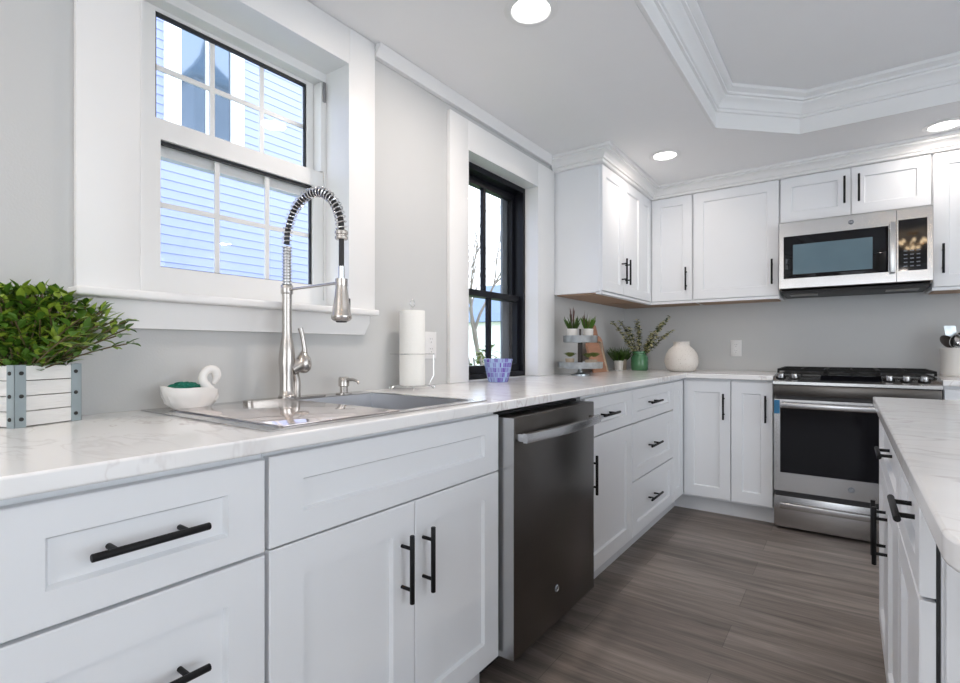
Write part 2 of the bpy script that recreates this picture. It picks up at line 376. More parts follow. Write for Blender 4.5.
# jamb liners
b.box(-.115, .0205, .5655, .571, 1.226, 2.138); b.box(-.115, .0205, 1.2525, 1.2575, 1.226, 2.138); b.box(-.115, .0205, .571, 1.2525, 2.132, 2.138)
b.build('trim_5', 'trim_white'); struct(bpy.data.objects['trim_5'])
b = MB(); b.box(-.11, .062, .417, 1.368, 1.203, 1.2255, .006, 3)
b.prism([(.432, 1.2025), (.432, 1.130), (1.326, 1.130), (1.352, 1.176), (1.352, 1.2025)], .0005, .022, lambda a, c, h: (h, a, c))
# angled return of the apron at the right
b.build('trim_6', 'trim_white'); struct(bpy.data.objects['trim_6'])
# casing of the black window
b = MB()
b.box(.0005, .021, 1.845, 1.9835, .9155, 2.190, .002); b.box(.0005, .021, 2.6805, 2.885, .9155, 2.190, .002); b.box(.0005, .0205, 1.9835, 2.6805, 2.051, 2.190, .002)
b.box(-.069, .0205, 1.9835, 1.989, .917, 2.051); b.box(-.069, .0205, 2.6755, 2.6805, .917, 2.051); b.box(-.069, .0205, 1.989, 2.6755, 2.045, 2.051)
b.build('trim_7', 'trim_white'); struct(bpy.data.objects['trim_7'])

# window_1: white vinyl double hung
w1 = bpy.data.objects.new('window_1', None); C.objects.link(w1); w1.location = (-.14, .91, 1.226); struct(w1)
b = MB()
b.grid([.566, .612, 1.243, 1.257], [1.226, 1.262, 2.100, 2.139], {(1, 1)}, lambda a, c, h: (h, a, c), -.195, -.112)
b.box(-.125, -.112, .572, .606, 1.27, 2.095, .002); b.box(-.1575, -.1115, 1.228, 1.252, 1.755, 2.095, .002)
b.build('window_frame', 'vinyl_white', w1)
def sash(nm, x0, x1, y0, y1, z0, z1, sw, rb, rt, gx, cols=3):
    s = MB().grid([y0, y0+sw, y1-.044, y1], [z0, z0+rb, z1-rt, z1], {(1, 1)}, lambda a, c, h: (h, a, c), x0, x1).build(nm, 'vinyl_white', w1)
    a0, a1, c0, c1 = y0+sw, y1-.044, z0+rb, z1-rt
    g = MB().grid([a0, a0+.004, a1-.007, a1], [c0, c0+.003, c1-.011, c1], {(1, 1)}, lambda a, c, h: (h, a, c), gx-.004, gx+.006); g.build('gasket', 'gasket', s)
    MB().box(gx-.002, gx+.002, a0+.002, a1-.002, c0+.002, c1-.002).build('glass', 'window_glass', s)
    q = MB()
    for k in range(1, cols):
        yy = a0+(a1-a0)*k/cols; q.box(gx-.009, gx-.003, yy-.008, yy+.008, c0, c1)
    zz = (c0+c1)/2; q.box(gx-.0092, gx-.0032, a0, a1, zz-.008, zz+.008); q.build('muntins', 'vinyl_white', s)
    return s
us = sash('upper_sash', -.190, -.158, .613, 1.242, 1.655, 2.099, .060, .110, 0.0 + .012, -.168)
ls = sash('lower_sash', -.150, -.118, .613, 1.242, 1.2625, 1.752, .058, .055, .060, -.134)
MB().box(-.1195, -.108, .585, .598, 1.905, 1.955, .002).box(-.112, -.104, .588, .595, 1.92, 1.94).build('latch', 'vinyl_white', w1)
MB().box(-.111, -.103, 1.234, 1.246, 2.02, 2.095, .002).build('latch', 'slot_dark', w1)
# window_2: black double hung
w2 = bpy.data.objects.new('window_2', None); C.objects.link(w2); w2.location = (-.12, 2.33, .917); struct(w2)
MB().grid([1.984, 2.035, 2.652, 2.680], [.917, .945, 2.015, 2.052], {(1, 1)}, lambda a, c, h: (h, a, c), -.19, -.070).build('window_frame', 'black_frame', w2)
def bsash(nm, x0, x1, z0, z1, rb, rt, gx):
    y0, y1, sw = 2.036, 2.651, .028
    s = MB().grid([y0, y0+sw, y1-sw, y1], [z0, z0+rb, z1-rt, z1], {(1, 1)}, lambda a, c, h: (h, a, c), x0, x1)
    mid = (y0+y1)/2+.0
    s.box(gx-.010, gx+.010, mid-.015, mid+.015, z0+rb, z1-rt); s = s.build(nm, 'black_frame', w2)
    MB().box(gx-.002, gx+.002, y0+sw-.003, y1-sw+.003, z0+rb-.003, z1-rt+.003).build('glass', 'window_glass', s)
    return s
bsash('upper_sash', -.160, -.130, 1.36, 2.014, .035, .04, -.146)
bsash('lower_sash', -.125, -.095, .946, 1.395, .04, .035, -.110)
MB().grid([2.037, 2.075, 2.575, 2.651], [.95, .98, 1.98, 2.012], {(1, 1)}, lambda a, c, h: (h, a, c), -.182, -.168).build('screen_frame', 'grey_frame', w2)

# unseen openings added behind the camera to let daylight in, with plain frames
b = MB(); b.grid([.4, .45, 1.35, 1.4, 2.35, 2.4, 3.35, 3.4], [.55, .6, 2.1, 2.15], {(1, 1), (3, 1), (5, 1)}, lambda a, c, h: (a, h, c), YF-.12, YF-.06); struct(b.build('window_3', 'vinyl_white'))
b = MB(); b.grid([-.6, -.54, .97, 1.03, 2.54, 2.6], [.05, .12, 2.08, 2.15], {(1, 1), (3, 1)}, lambda a, c, h: (h, a, c), XR+.06, XR+.12); struct(b.build('window_4', 'vinyl_white'))

# ------------------------------------------------------------------ base cabinets
T = .02; XF = .609; YFc = 3.576
def carcass(parent, x0, x1, y0, y1, z0=.1, z1=.884, open_top=False, m='cabinet_white'):
    b = MB()
    if open_top:
        t = .018; b.box(x0, x1, y0, y0+t, z0, z1); b.box(x0, x1, y1-t, y1, z0, z1); b.box(x0, x1, y0+t, y1-t, z0, z0+t); b.box(x0, x0+.006, y0+t, y1-t, z0+t, z1)
        b.box(x1-t, x1, y0+t, y1-t, z0+t, z0+.06); b.box(x1-t, x1, y0+t, y1-t, .70, z1)
    else: b.box(x0, x1, y0, y1, z0, z1)
    return b.build('body', m, parent)
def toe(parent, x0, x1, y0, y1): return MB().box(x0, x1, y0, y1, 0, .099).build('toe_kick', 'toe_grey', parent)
def drawer(parent, O, U, N, w, h, nm='drawer', hl=None, su=.07, sv=.05, hc=None, L=.165):
    d = panel_mb(O, U, N, w, h, T, su, sv).build(nm, 'cabinet_white', parent)
    if hl != 0:
        P = Vector(O)+Vector(U)*(hc if hc is not None else w/2)+Vector((0, 0, h/2))+Vector(N)*(T-.010); pull(d, P, U, N, L)
    return d
def door(parent, O, U, N, w, h, hp=None, su=.075, sv=.07, recessed=False):
    d = panel_mb(O, U, N, w, h, T, su, sv).build('door', 'cabinet_white', parent)
    if hp: pull(d, Vector(O)+Vector(U)*hp[0]+Vector((0, 0, hp[1]))+Vector(N)*T, (0, 0, 1), N)
    return d
# cabinet in front of the camera's left (mostly outside the frame) and the drawer cabinet
c0 = thing('base_cabinet', (.3, -.15, 0), 'white base cabinet of two drawers at the very left end of the long worktop', 'cabinet')
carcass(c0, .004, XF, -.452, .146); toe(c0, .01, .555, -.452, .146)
drawer(c0, (XF+.001, -.45, .694), LX, NX, .594, .172); drawer(c0, (XF+.001, -.45, .114), LX, NX, .594, .574, sv=.07)
c1 = thing('base_cabinet', (.3, .35, 0), 'white drawer base cabinet under the worktop below the planter box, long black handles', 'cabinet')
carcass(c1, .004, XF, .148, .5485); toe(c1, .01, .555, .148, .5485)
drawer(c1, (XF+.001, .150, .6945), LX, NX, .394, .1735, hc=.197)
drawer(c1, (XF+.001, .150, .404), LX, NX, .394, .2845, sv=.067, hc=.197); drawer(c1, (XF+.001, .150, .114), LX, NX, .394, .2835, sv=.067, hc=.197)
c2 = thing('sink_cabinet', (.3, .94, 0), 'white sink base cabinet with two shaker doors and a false drawer front below the sink', 'cabinet')
carcass(c2, .004, XF, .5495, 1.336, open_top=True); toe(c2, .01, .555, .5495, 1.336)
drawer(c2, (XF+.001, .553, .6965), LX, NX, .7815, .1745, nm='false_front', hl=0, su=.074, sv=.054)
door(c2, (XF+.001, .553, .114), LX, NX, .3995, .5785, hp=(.3995-.046, .429)); door(c2, (XF+.001, .9545, .114), LX, NX, .380, .5785, hp=(.029, .428))
c3 = thing('base_cabinet', (.3, 2.27, 0), 'white base cabinet with one drawer above one door, right beside the dishwasher', 'cabinet')
carcass(c3, .004, XF, 1.985, 2.558); toe(c3, .01, .555, 1.985, 2.558)
drawer(c3, (XF+.001, 1.988, .698), LX, NX, .567, .170, hc=.567/2-.045, L=.19)
door(c3, (XF+.001, 1.988, .114), LX, NX, .567, .578, hp=(.038, .432))
c4 = thing('base_cabinet', (.3, 2.94, 0), 'white base cabinet with three stacked drawers, under the corner of the worktop', 'cabinet')
carcass(c4, .004, XF, 2.560, 3.308); toe(c4, .01, .555, 2.560, 3.308)
for z0, h in ((.698, .170), (.399, .292), (.114, .279)): drawer(c4, (XF+.001, 2.563, z0), LX, NX, .740, h, hc=.740/2-.03, L=.20, sv=.05 if h < .2 else .06, su=.075)
c5 = thing('corner_cabinet', (.5, 3.85, 0), 'white corner base cabinet with one door, below the round vase', 'cabinet')
b = MB(); b.prism([(.004, 3.310), (XF, 3.310), (XF, YFc), (.9165, YFc), (.9165, YB-.004), (.004, YB-.004)], .1, .884); b.build('body', 'cabinet_white', c5)
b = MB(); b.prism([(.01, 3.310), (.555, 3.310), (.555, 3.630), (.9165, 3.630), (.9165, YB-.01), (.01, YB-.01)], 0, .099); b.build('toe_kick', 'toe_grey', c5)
panel_mb((XF+.001, 3.310, .114), LX, NX, .242, .754, T, .075, .06).build('side_panel', 'cabinet_white', c5)
door(c5, (XF+.024, YFc-.001, .114), BX, NB, .281, .754, hp=(.245, .596), su=.062)
c6 = thing('base_cabinet', (1.03, 3.88, 0), 'narrow white one-door base cabinet immediately left of the kitchen range', 'cabinet')
carcass(c6, .918, 1.150, YFc, YB-.004); toe(c6, .918, 1.150, 3.630, YB-.01)
door(c6, (.920, YFc-.001, .114), BX, NB, .228, .754, hp=(.193, .596), su=.062)
c7 = thing('base_cabinet', (2.5, 3.88, 0), 'white base cabinet right of the range, mostly hidden by the island', 'cabinet')
carcass(c7, 1.922, 3.1, YFc, YB-.004); toe(c7, 1.922, 3.1, 3.630, YB-.01)
drawer(c7, (1.924, YFc-.001, .698), BX, NB, .58, .170); drawer(c7, (2.508, YFc-.001, .698), BX, NB, .58, .170)
door(c7, (1.924, YFc-.001, .114), BX, NB, .58, .578, hp=(.54, .43)); door(c7, (2.508, YFc-.001, .114), BX, NB, .58, .578, hp=(.04, .43))

# worktops
def top(name, fn_grid, label):
    o = fn_grid.build(name, 'marble'); bv = o.modifiers.new('edge', 'BEVEL'); bv.width = .004; bv.segments = 3; bv.limit_method = 'ANGLE'
    return tag(o, label, 'worktop')
b = MB(); b.grid([.001, .052, .606, .655, 1.1525], [-.455, .575, 1.283, 3.530, YB-.001], {(3, 0), (3, 1), (3, 2), (1, 1)}, lambda a, c, h: (a, c, h), .885, .915)
top('worktop', b, 'long L-shaped white marble-look worktop around the sink and into the corner')
b = MB(); b.box(1.9165, 3.12, 3.530, YB-.001, .885, .915); top('worktop', b, 'short white marble-look worktop right of the range under the utensil crock')

# ------------------------------------------------------------------ upper cabinets
ZU0, ZU1 = 1.412, 2.2
def upper(name, loc, label, x0, x1, y0, y1, z0=ZU0, z1=ZU1):
    t = thing(name, loc, label, 'cabinet'); MB().box(x0, x1, y0, y1, z0+.006, z1).build('body', 'cabinet_white', t)
    MB().box(x0+.015, x1-.02, y0+.02, y1-.012, z0-.001, z0+.005).build('underside', 'raw_wood', t)
    return t
u1 = upper('wall_cabinet', (.15, 3.25, ZU0), 'white two-door upper cabinet on the left wall beside the black window', .003, UX, 2.905, 3.634, )
MB().box(UX-.02, UX+.016, 2.905, 3.634, ZU0-.004, ZU0+.012).build('light_rail', 'cabinet_white', u1)
door(u1, (UX, 2.911, 1.428), LX, NX, .354, .756, hp=(.322, .150), su=.062, sv=.062); door(u1, (UX, 3.269, 1.428), LX, NX, .360, .756, hp=(.030, .150), su=.062, sv=.062)
u2 = thing('corner_wall_cabinet', (.3, 3.95, ZU0), 'white corner upper cabinet above the green vase, one door each way', 'cabinet')
b = MB(); b.prism([(.003, 3.636), (UX, 3.636), (UX, UY), (.6165, UY), (.6165, YB-.003), (.003, YB-.003)], ZU0+.006, ZU1); b.build('body', 'cabinet_white', u2)
b = MB(); b.prism([(.015, 3.650), (UX-.02, 3.650), (UX-.02, UY+.02), (.600, UY+.02), (.600, YB-.012), (.015, YB-.012)], ZU0-.001, ZU0+.005); b.build('underside', 'raw_wood', u2)
b = MB(); b.prism([(UX-.02, 3.636), (UX+.016, 3.636), (UX+.016, UY-.016), (.6165, UY-.016), (.6165, UY+.02), (UX-.02, UY+.02)], ZU0-.004, ZU0+.012); b.build('light_rail', 'cabinet_white', u2)
panel_mb((UX, 3.634, 1.428), LX, NX, .222, .756, .018, .058, .062).build('door', 'cabinet_white', u2)
door(u2, (UX+.021, UY, 1.428), BX, NB, .284, .756, hp=(.248, .152), su=.062, sv=.062)
u3 = upper('wall_cabinet', (.88, 4.0, ZU0), 'white upper cabinet with a single wide door, left of the microwave', .618, 1.156, UY, YB-.003)
MB().box(.618, 1.156, UY-.016, UY+.02, ZU0-.004, ZU0+.012).build('light_rail', 'cabinet_white', u3)
door(u3, (.622, UY, 1.428), BX, NB, .530, .756, hp=(.493, .155), su=.066, sv=.066)
u4 = thing('wall_cabinet', (1.53, 4.0, 1.89), 'low white two-door upper cabinet directly above the microwave', 'cabinet')
MB().box(1.158, 1.906, UY, YB-.003, 1.888, ZU1).build('body', 'cabinet_white', u4)
door(u4, (1.161, UY, 1.896), BX, NB, .371, .288, hp=(.341, .152), su=.062, sv=.062); door(u4, (1.536, UY, 1.896), BX, NB, .368, .288, hp=(.037, .152), su=.062, sv=.062)
u5 = upper('wall_cabinet', (2.2, 4.0, ZU0), 'white upper cabinet at the right edge, right of the microwave', 1.908, 2.50, UY, YB-.003)
MB().box(1.908, 2.50, UY-.016, UY+.02, ZU0-.004, ZU0+.012).build('light_rail', 'cabinet_white', u5)
door(u5, (1.912, UY, 1.428), BX, NB, .584, .756, hp=(.040, .155), su=.066, sv=.066)
u6 = upper('wall_cabinet', (2.8, 4.0, ZU0), 'white upper cabinet in the far right corner outside the view', 2.502, 3.1, UY, YB-.003)
door(u6, (2.506, UY, 1.428), BX, NB, .590, .756, hp=(.040, .155), su=.066, sv=.066)

# ------------------------------------------------------------------ island
IX = 1.609; IZ = .872
isl = [thing('island_cabinet', (1.9, 1.25, 0), 'white island cabinet at the near end below the marble overhang, one drawer over one door', 'cabinet'),
       thing('island_cabinet', (1.9, 1.88, 0), 'white island cabinet at the far end facing the range, drawer over two doors', 'cabinet')]
NI, UI = (-1, 0, 0), (0, -1, 0)
for t, y0, y1 in ((isl[0], 1.052, 1.449), (isl[1], 1.451, 2.32)):
    b = MB(); b.box(IX+.026, 2.45, y0+.0, y1, .1, IZ-.002); b.build('body', 'cabinet_white', t)
    MB().box(IX+.08, 2.40, y0+.002, y1-.002, 0, .099).build('toe_kick', 'toe_grey', t)
    b = MB(); b.box(IX+.021, IX+.0255, y0+.008, y1-.008, .12, IZ-.012); b.build('gap_shade_strip', 'rubber', t)  # black strip standing in for the shaded gap behind the fronts
def idoor(t, y1, z0, w, h, **k):
    return door(t, (IX+.020, y1, z0), UI, NI, w, h, **k)
d = drawer(isl[0], (IX+.020, 1.447, .6885), UI, NI, .392, .172, su=.06, sv=.045)
idoor(isl[0], 1.447, .112, .392, .570, su=.06, sv=.06)
drawer(isl[1], (IX+.020, 2.318, .6885), UI, NI, .862, .172, su=.06, sv=.045)
idoor(isl[1], 2.318, .112, .430, .570, su=.06, sv=.06, hp=(.392, .43)); idoor(isl[1], 1.884, .112, .428, .570, su=.06, sv=.06, hp=(.038, .43))
# end panel standing a little proud of the cabinet's near end
p = MB(); p.box(IX+.030, 2.45, 1.034, 1.0505, 0, IZ-.002); p.build('end_panel', 'cabinet_white', isl[0])
MB().box(IX+.060, 1.78, 1.024, 1.034, .0, IZ-.002, .001).build('end_trim', 'cabinet_white', isl[0])
# rounded corner island top
def rrect(x0, x1, y0, y1, r, n=8):
    P = []
    for cx, cy, a in ((x1-r, y1-r, 0), (x0+r, y1-r, 90), (x0+r, y0+r, 180), (x1-r, y0+r, 270)):
        rr = r if cy < 1.2 else .006
        cx = (x1-rr if cx > 2 else x0+rr); cy = (y1-rr if cy > 1.2 else y0+rr)
        for k in range(n+1): q = math.radians(a+90*k/n); P.append((cx+rr*math.cos(q), cy+rr*math.sin(q)))
    return P
b = MB(); b.prism(rrect(1.592, 2.62, .59, 2.355, .07), IZ, IZ+.030); top('island_worktop', b, 'white marble-look island worktop with a rounded corner in the right foreground')

# ------------------------------------------------------------------ appliances
def ge_logo(parent, O, U, N, r=.017):
    O, U, N = Vector(O), Vector(U), Vector(N); V = Vector((0, 0, 1)); b = MB()
    mx = Matrix((U, N.cross(U) if False else V, N)).transposed()
    b.lathe(O, [(0, 0), (r, 0), (r, .0016), (r*.86, .0022), (r*.80, .0014), (0, .0014)], 28, mx)
    lo = b.build('logo', 'button_grey', parent)
    rg = MB(); rg.lathe(O, [(r*.78, .0013), (r*.86, .0028), (r*.94, .0013)], 28, mx); rg.build('ring', 'chrome', lo)
    text_mesh('letters', 'GE', r*1.0, O+N*.0022, U, V, N, 'chrome', lo)
    return lo
# dishwasher
dw = thing('dishwasher', (.33, 1.66, 0), 'dark stainless dishwasher with a curved bar handle between white cabinets', 'dishwasher')
MB().box(.02, .592, 1.345, 1.980, .10, .868).build('body', 'rubber', dw)
MB().box(.05, .53, 1.350, 1.975, .0, .099).build('toe_kick', 'rubber', dw)
b = MB(); b.box(.596, .678, 1.350, 1.966, .104, .862, .004, 2); ddoor = b.build('door', 'steel_dark', dw)
b = MB(); b.box(.5965, .6765, 1.3485, 1.3497, .106, .860); b.build('edge_trim', 'steel', ddoor)
# handle, bowed flat bar
b = MB(); N_ = 14; prev = None; y0, y1 = 1.358, 1.936; rings = []
for k in range(N_+1):
    q = k/N_; y = y0+(y1-y0)*q; x = .706+.022*math.sin(PI*q)
    rings.append([b.bm.verts.new((x, y, .785)), b.bm.verts.new((x+.014, y, .786)), b.bm.verts.new((x+.016, y, .800)), b.bm.verts.new((x+.014, y, .814)), b.bm.verts.new((x, y, .815))])
for a, c in zip(rings, rings[1:]):
    for j in range(5): b.bm.faces.new((a[j], a[(j+1) % 5], c[(j+1) % 5], c[j]))
b.bm.faces.new(rings[0]); b.bm.faces.new(rings[-1])
b.box(.676, .712, 1.360, 1.382, .788, .812, .002); b.box(.676, .712, 1.912, 1.934, .788, .812, .002)
b.build('handle', 'steel_h', ddoor)
ge_logo(ddoor, (.678, 1.635, .226), (0, 1, 0), (1, 0, 0), .013)

# microwave
mw = thing('microwave', (1.53, 3.95, 1.43), 'stainless over-range microwave hung between the upper cabinets', 'microwave')
X0, X1, YM = 1.1615, 1.9045, 3.785
MB().box(X0, X1, YM+.022, YB-.004, 1.448, 1.880).build('body', 'steel_dark', mw)
b = MB(); b.grid([X0, X0+.024, X0+.548, 1.745], [1.462, 1.522, 1.790, 1.878], {(1, 1)}, lambda a, c, h: (a, h, c), YM, YM+.021); md = b.build('door', 'steel_h', mw)
MB().box(X0+.0245, X0+.5475, YM+.002, YM+.018, 1.5225, 1.7895, .001).build('glass', 'black_glass', md)
MB().box(X0+.075, X0+.475, YM+.0005, YM+.0018, 1.548, 1.735).build('window_screen', 'screen_tint', md)
b = MB(); b.tube([(1.728, YM-.034, 1.515), (1.728, YM-.034, 1.80)], .0001, 4); b = MB(); b.box(1.713, 1.741, YM-.040, YM-.022, 1.512, 1.806, .005, 3); b.box(1.718, 1.736, YM-.024, YM+.001, 1.520, 1.536); b.box(1.718, 1.736, YM-.024, YM+.001, 1.780, 1.796)
b.build('handle', 'steel', md)
ge_logo(md, (1.534, YM-.0001, 1.836), (1, 0, 0), (0, -1, 0), .014)
b = MB(); b.grid([1.7475, 1.754, 1.880, X1], [1.462, 1.522, 1.815, 1.878], {(1, 1)}, lambda a, c, h: (a, h, c), YM, YM+.021); cpn = b.build('control_panel', 'steel_h', mw)
MB().box(1.7545, 1.8795, YM+.001, YM+.018, 1.5225, 1.8145).build('keypad', 'black_glass', cpn)
b = MB()
for i in range(5):
    for j in range(3): b.box(1.778+j*.028, 1.794+j*.028, YM+.0002, YM+.0012, 1.545+i*.022, 1.551+i*.022)
b.build('buttons', 'button_grey', cpn)
b = MB(); b.prism([(YM+.022, 1.460), (YM+.03, 1.436), (YM+.06, 1.428), (YB-.01, 1.428), (YB-.01, 1.446), (YM+.022, 1.446)][0:1]+[(YM+.03, 1.436), (YM+.06, 1.428), (YB-.02, 1.428), (YB-.02, 1.4475), (YM+.022, 1.4475)], X0+.01, X1-.01, lambda a, c, h: (h, a, c)); b.build('vent_panel', 'rubber', mw)
for fx in (X0+.05, X1-.20): MB().box(fx, fx+.15, YM+.08, YM+.2, 1.424, 1.4275).build('grease_filter', 'steel_dark', mw)

# range
rg = thing('kitchen_range', (1.53, 3.85, 0), 'stainless slide-in gas range with black oven window and blue tape', 'range')
RX0, RX1, YR = 1.1555, 1.9135, 3.52
MB().box(RX0+.003, RX1-.003, 3.56, YB-.006, .02, .862).build('body', 'steel_dark', rg)
b = MB(); b.prism([(3.498, .868), (3.498, .884), (3.507, .889), (3.600, .924), (YB-.008, .924), (YB-.008, .8635), (3.52, .8635)], RX0, RX1, lambda a, c, h: (h, a, c))
ck = b.build('cooktop', 'steel', rg)
# sloped control strip frame: direction up the slope
SL = Vector((0, .093, .035)).normalized(); SN = Vector((0, -SL.z, SL.y)); S0 = Vector((0, 3.510, .8905))
def sl(x, s, n): return Vector((x, 0, 0))+S0+SL*s+SN*n
b = MB(); vs = [sl(x, s, n) for n in (.0003, .0015) for s in (.012, .088) for x in (RX0+.235, RX1-.245)]
vv = [b.bm.verts.new(v) for v in vs]
for q in ((0, 2, 3, 1), (4, 5, 7, 6), (0, 1, 5, 4), (2, 6, 7, 3), (0, 4, 6, 2), (1, 3, 7, 5)): b.bm.faces.new([vv[i] for i in q])
b.build('display', 'black_glass', ck)
for x in (1.193, 1.262, 1.70, 1.772, 1.845):
    mx = Matrix((Vector((1, 0, 0)), SL, SN)).transposed(); b = MB(); c = sl(x, .040, 0)
    b.mi = 1; b.lathe(c, [(0, .0005), (.027, .0005), (.026, .004), (.02, .006)], 24, mx); b.mi = 0
    b.lathe(c, [(.018, .005), (.0155, .027), (.013, .030), (0, .030)], 24, mx)
    o = MB(); k = b.build('knob', ['steel', 'cooktop_black'], ck)
# black cooktop surface, burners and grates
MB().box(RX0+.02, RX1-.02, 3.612, YB-.03, .9245, .929, .002).build('burner_deck', 'cooktop_black', ck)
for x in (1.29, 1.535, 1.78):
    b = MB(); x0, x1, y0, y1 = x-.118, x+.118, 3.628, 4.12; zt, t = .956, .006
    for xx in (x0, x1): b.box(xx-t, xx+t, y0, y1, .943, zt)
    for yy in (y0, (y0+y1)/2, y1): b.box(x0, x1, yy-t, yy+t, .943, zt)
    for xx, yy in ((x0, y0), (x1, y0), (x0, y1), (x1, y1)): b.box(xx-t, xx+t, yy-t, yy+t, .9292, .944)
    for yy in (3.75, 4.0): b.box(x0, x1, yy-.004, yy+.004, .945, zt+.001); b.box(x-.004, x+.004, yy-.11, yy+.11, .945, zt+.001)
    b.build('grate', 'cooktop_black', ck)
    for yy in (3.75, 4.0) if x != 1.535 else (3.875,):
        MB().lathe((x, yy, .9292), [(0, 0), (.045, 0), (.04, .007), (.03, .010), (0, .010)], 24).build('burner', 'rubber', ck)
# fascia, door, drawer
b = MB(); b.box(RX0+.002, RX1-.002, YR-.004, YR+.038, .800, .862, .002); b.build('fascia', 'steel_dark', rg)
MB().box(RX0+.01, RX1-.01, YR+.012, YR+.039, .775, .799).build('gap_shade', 'rubber', rg); MB().box(RX0+.01, RX1-.01, YR+.012, YR+.039, .206, .234).build('gap_shade', 'rubber', rg)  # dark strips painted as the shade in the gaps around the oven door
b = MB(); b.grid([RX0+.004, RX0+.036, RX1-.036, RX1-.004], [.236, .345, .742, .778], {(1, 1)}, lambda a, c, h: (a, h, c), YR-.008, YR+.038); od = b.build('oven_door', 'steel_h', rg)
MB().box(RX0+.0365, RX1-.0365, YR-.006, YR+.036, .3455, .7415).build('oven_glass', 'oven_glass', od)
b = MB(); b.box(RX0+.040, RX1-.040, YR-.058, YR-.036, .730, .764, .008, 3); b.box(RX0+.05, RX0+.075, YR-.038, YR-.005, .738, .756, .002); b.box(RX1-.075, RX1-.05, YR-.038, YR-.005, .738, .756, .002)
b.build('handle', 'steel_h', od)
ge_logo(od, (1.535, YR-.008, .292), (1, 0, 0), (0, -1, 0), .016)
MB().box(RX0+.0045, RX0+.034, YR-.0095, YR-.0085, .692, .772).build('protective_tape', 'blue_tape', od)
b = MB(); b.box(RX0+.004, RX1-.004, YR-.004, YR+.038, .022, .205, .003); dr = b.build('drawer', 'steel_h', rg)
b = MB(); b.box(RX0+.035, RX1-.035, YR-.038, YR-.022, .136, .170, .005, 3); b.box(RX0+.05, RX0+.075, YR-.024, YR-.003, .143, .163); b.box(RX1-.075, RX1-.05, YR-.024, YR-.003, .143, .163); b.build('handle', 'steel_h', dr)
for x in (RX0+.05, RX1-.05):
    for y in (3.60, 4.1): MB().lathe((x, y, 0), [(0, 0), (.015, 0), (.015, .02), (0, .02)], 12).build('foot', 'rubber', rg)

# ------------------------------------------------------------------ sink, faucet, dispenser
sk = thing('sink', (.33, .93, .73), 'stainless drop-in sink with a wide back ledge in the white worktop', 'sink')
b = MB()
SX0, SX1, SY0, SY1 = .030, .612, .563, 1.297
b.grid([SX0, .122, .580, SX1], [SY0, .592, 1.270, SY1], {(1, 1)}, lambda a, c, h: (a, c, h), .9155, .9185)
b.build('rim', 'steel', sk)
b = MB(); t = .0015
vs = []
def ringb(i, z): return [b.bm.verts.new(q) for q in ((.122+i, .592+i, z), (.580-i, .592+i, z), (.580-i, 1.270-i, z), (.122+i, 1.270-i, z))]
R = [ringb(-.004, .9150), ringb(0, .9150), ringb(.003, .74), ringb(.02, .725), ringb(.2, .722)]
for a, c in zip(R, R[1:]):
    for k in range(4): b.bm.faces.new((a[k], a[(k+1) % 4], c[(k+1) % 4], c[k]))
b.bm.faces.new(R[-1]); bas = b.build('basin', 'basin_steel', sk)
so = bas.modifiers.new('wall', 'SOLIDIFY'); so.thickness = .0015; so.offset = 1
b = MB(); b.lathe((.35, 1.1, .7245), [(.055, 0), (.055, .003), (.04, .003), (.035, 0.001), (0, .001)], 28); b.build('drain', 'chrome', sk)
b = MB()
for k in range(14): b.tube([(.14, 1.00+.018*k, .735), (.56, 1.00+.018*k, .735)], .003, 6)
for x in (.15, .35, .55): b.tube([(x, .99, .7305), (x, 1.25, .7305)], .003, 6)
for x in (.15, .55):
    for y in (1.0, 1.24): b.tube([(x, y, .7265), (x, y, .7310)], .003, 6)
rk = b.build('bottom_rack', 'chrome', loc=(.35, 1.12, .727)); tag(rk, 'wire rack lying on the bottom of the open right half of the sink', 'sink rack')
bd = MB(); bd.box(.118, .594, .606, .935, .9188, .9215, .001); bd = bd.build('sink_cover_board', 'board_gloss' if 'board_gloss' in M else 'steel', loc=(.33, .78, .919))
mat('board_gloss', (.84, .76, .73), .07, metal=.75, var=.02); bd.data.materials.clear(); bd.data.materials.append(M['board_gloss'])  # rosy tone of the reflected wall is put into the base colour
tag(bd, 'polished steel cover board with a painted rosy reflection lying over the left half of the sink', 'sink cover')

fa = thing('kitchen_faucet', (.088, .950, .9185), 'tall brushed nickel spring-neck pull-down faucet behind the sink', 'faucet')
FX, FY, FZ = .088, .950, .9187
b = MB(); P = [(FX+.026*math.sin(a)*1, FY+(.115 if math.cos(a) > 0 else -.115)*1+.026*math.cos(a)) for a in [2*PI*k/32 for k in range(32)]]
b.prism(P, FZ, FZ+.0055); b.build('deck_plate', 'nickel', fa)
# note: the plate rests on the cover board / ledge
FZ2 = FZ+.0058
b = MB()
b.lathe((FX, FY, FZ2), [(0, 0), (.026, 0), (.026, .005), (.0225, .009), (.0215, .03), (.0215, .06), (.0235, .09), (.025, .115), (.0235, .14), (.020, .165), (.0155, .19), (.0148, .21), (.0148, .333), (0, .333)], 28)
b.build('body', 'nickel', fa)
b = MB(); b.tube([(FX+.004, FY+.01, FZ2+.085), (FX+.006, FY+.036, FZ2+.100), (FX+.006, FY+.052, FZ2+.103)], [.022, .021, .021], 20)
c = Vector((FX+.006, FY+.056, FZ2+.103))
b.lathe(c, [(0, -.030), (.012, -.028), (.022, -.018), (.026, 0), (.023, .018), (.013, .032), (.008, .04)], 24, Matrix.Identity(3))
vb = b.build('valve', 'nickel', fa)
b = MB(); b.tube([c+Vector((0, .002, .022)), c+Vector((.0, .004, .05)), c+Vector((-.002, -.002, .088)), c+Vector((-.006, -.008, .116))], [.012, .0080, .0070, .0085], 16); b.build('lever', 'nickel', vb)
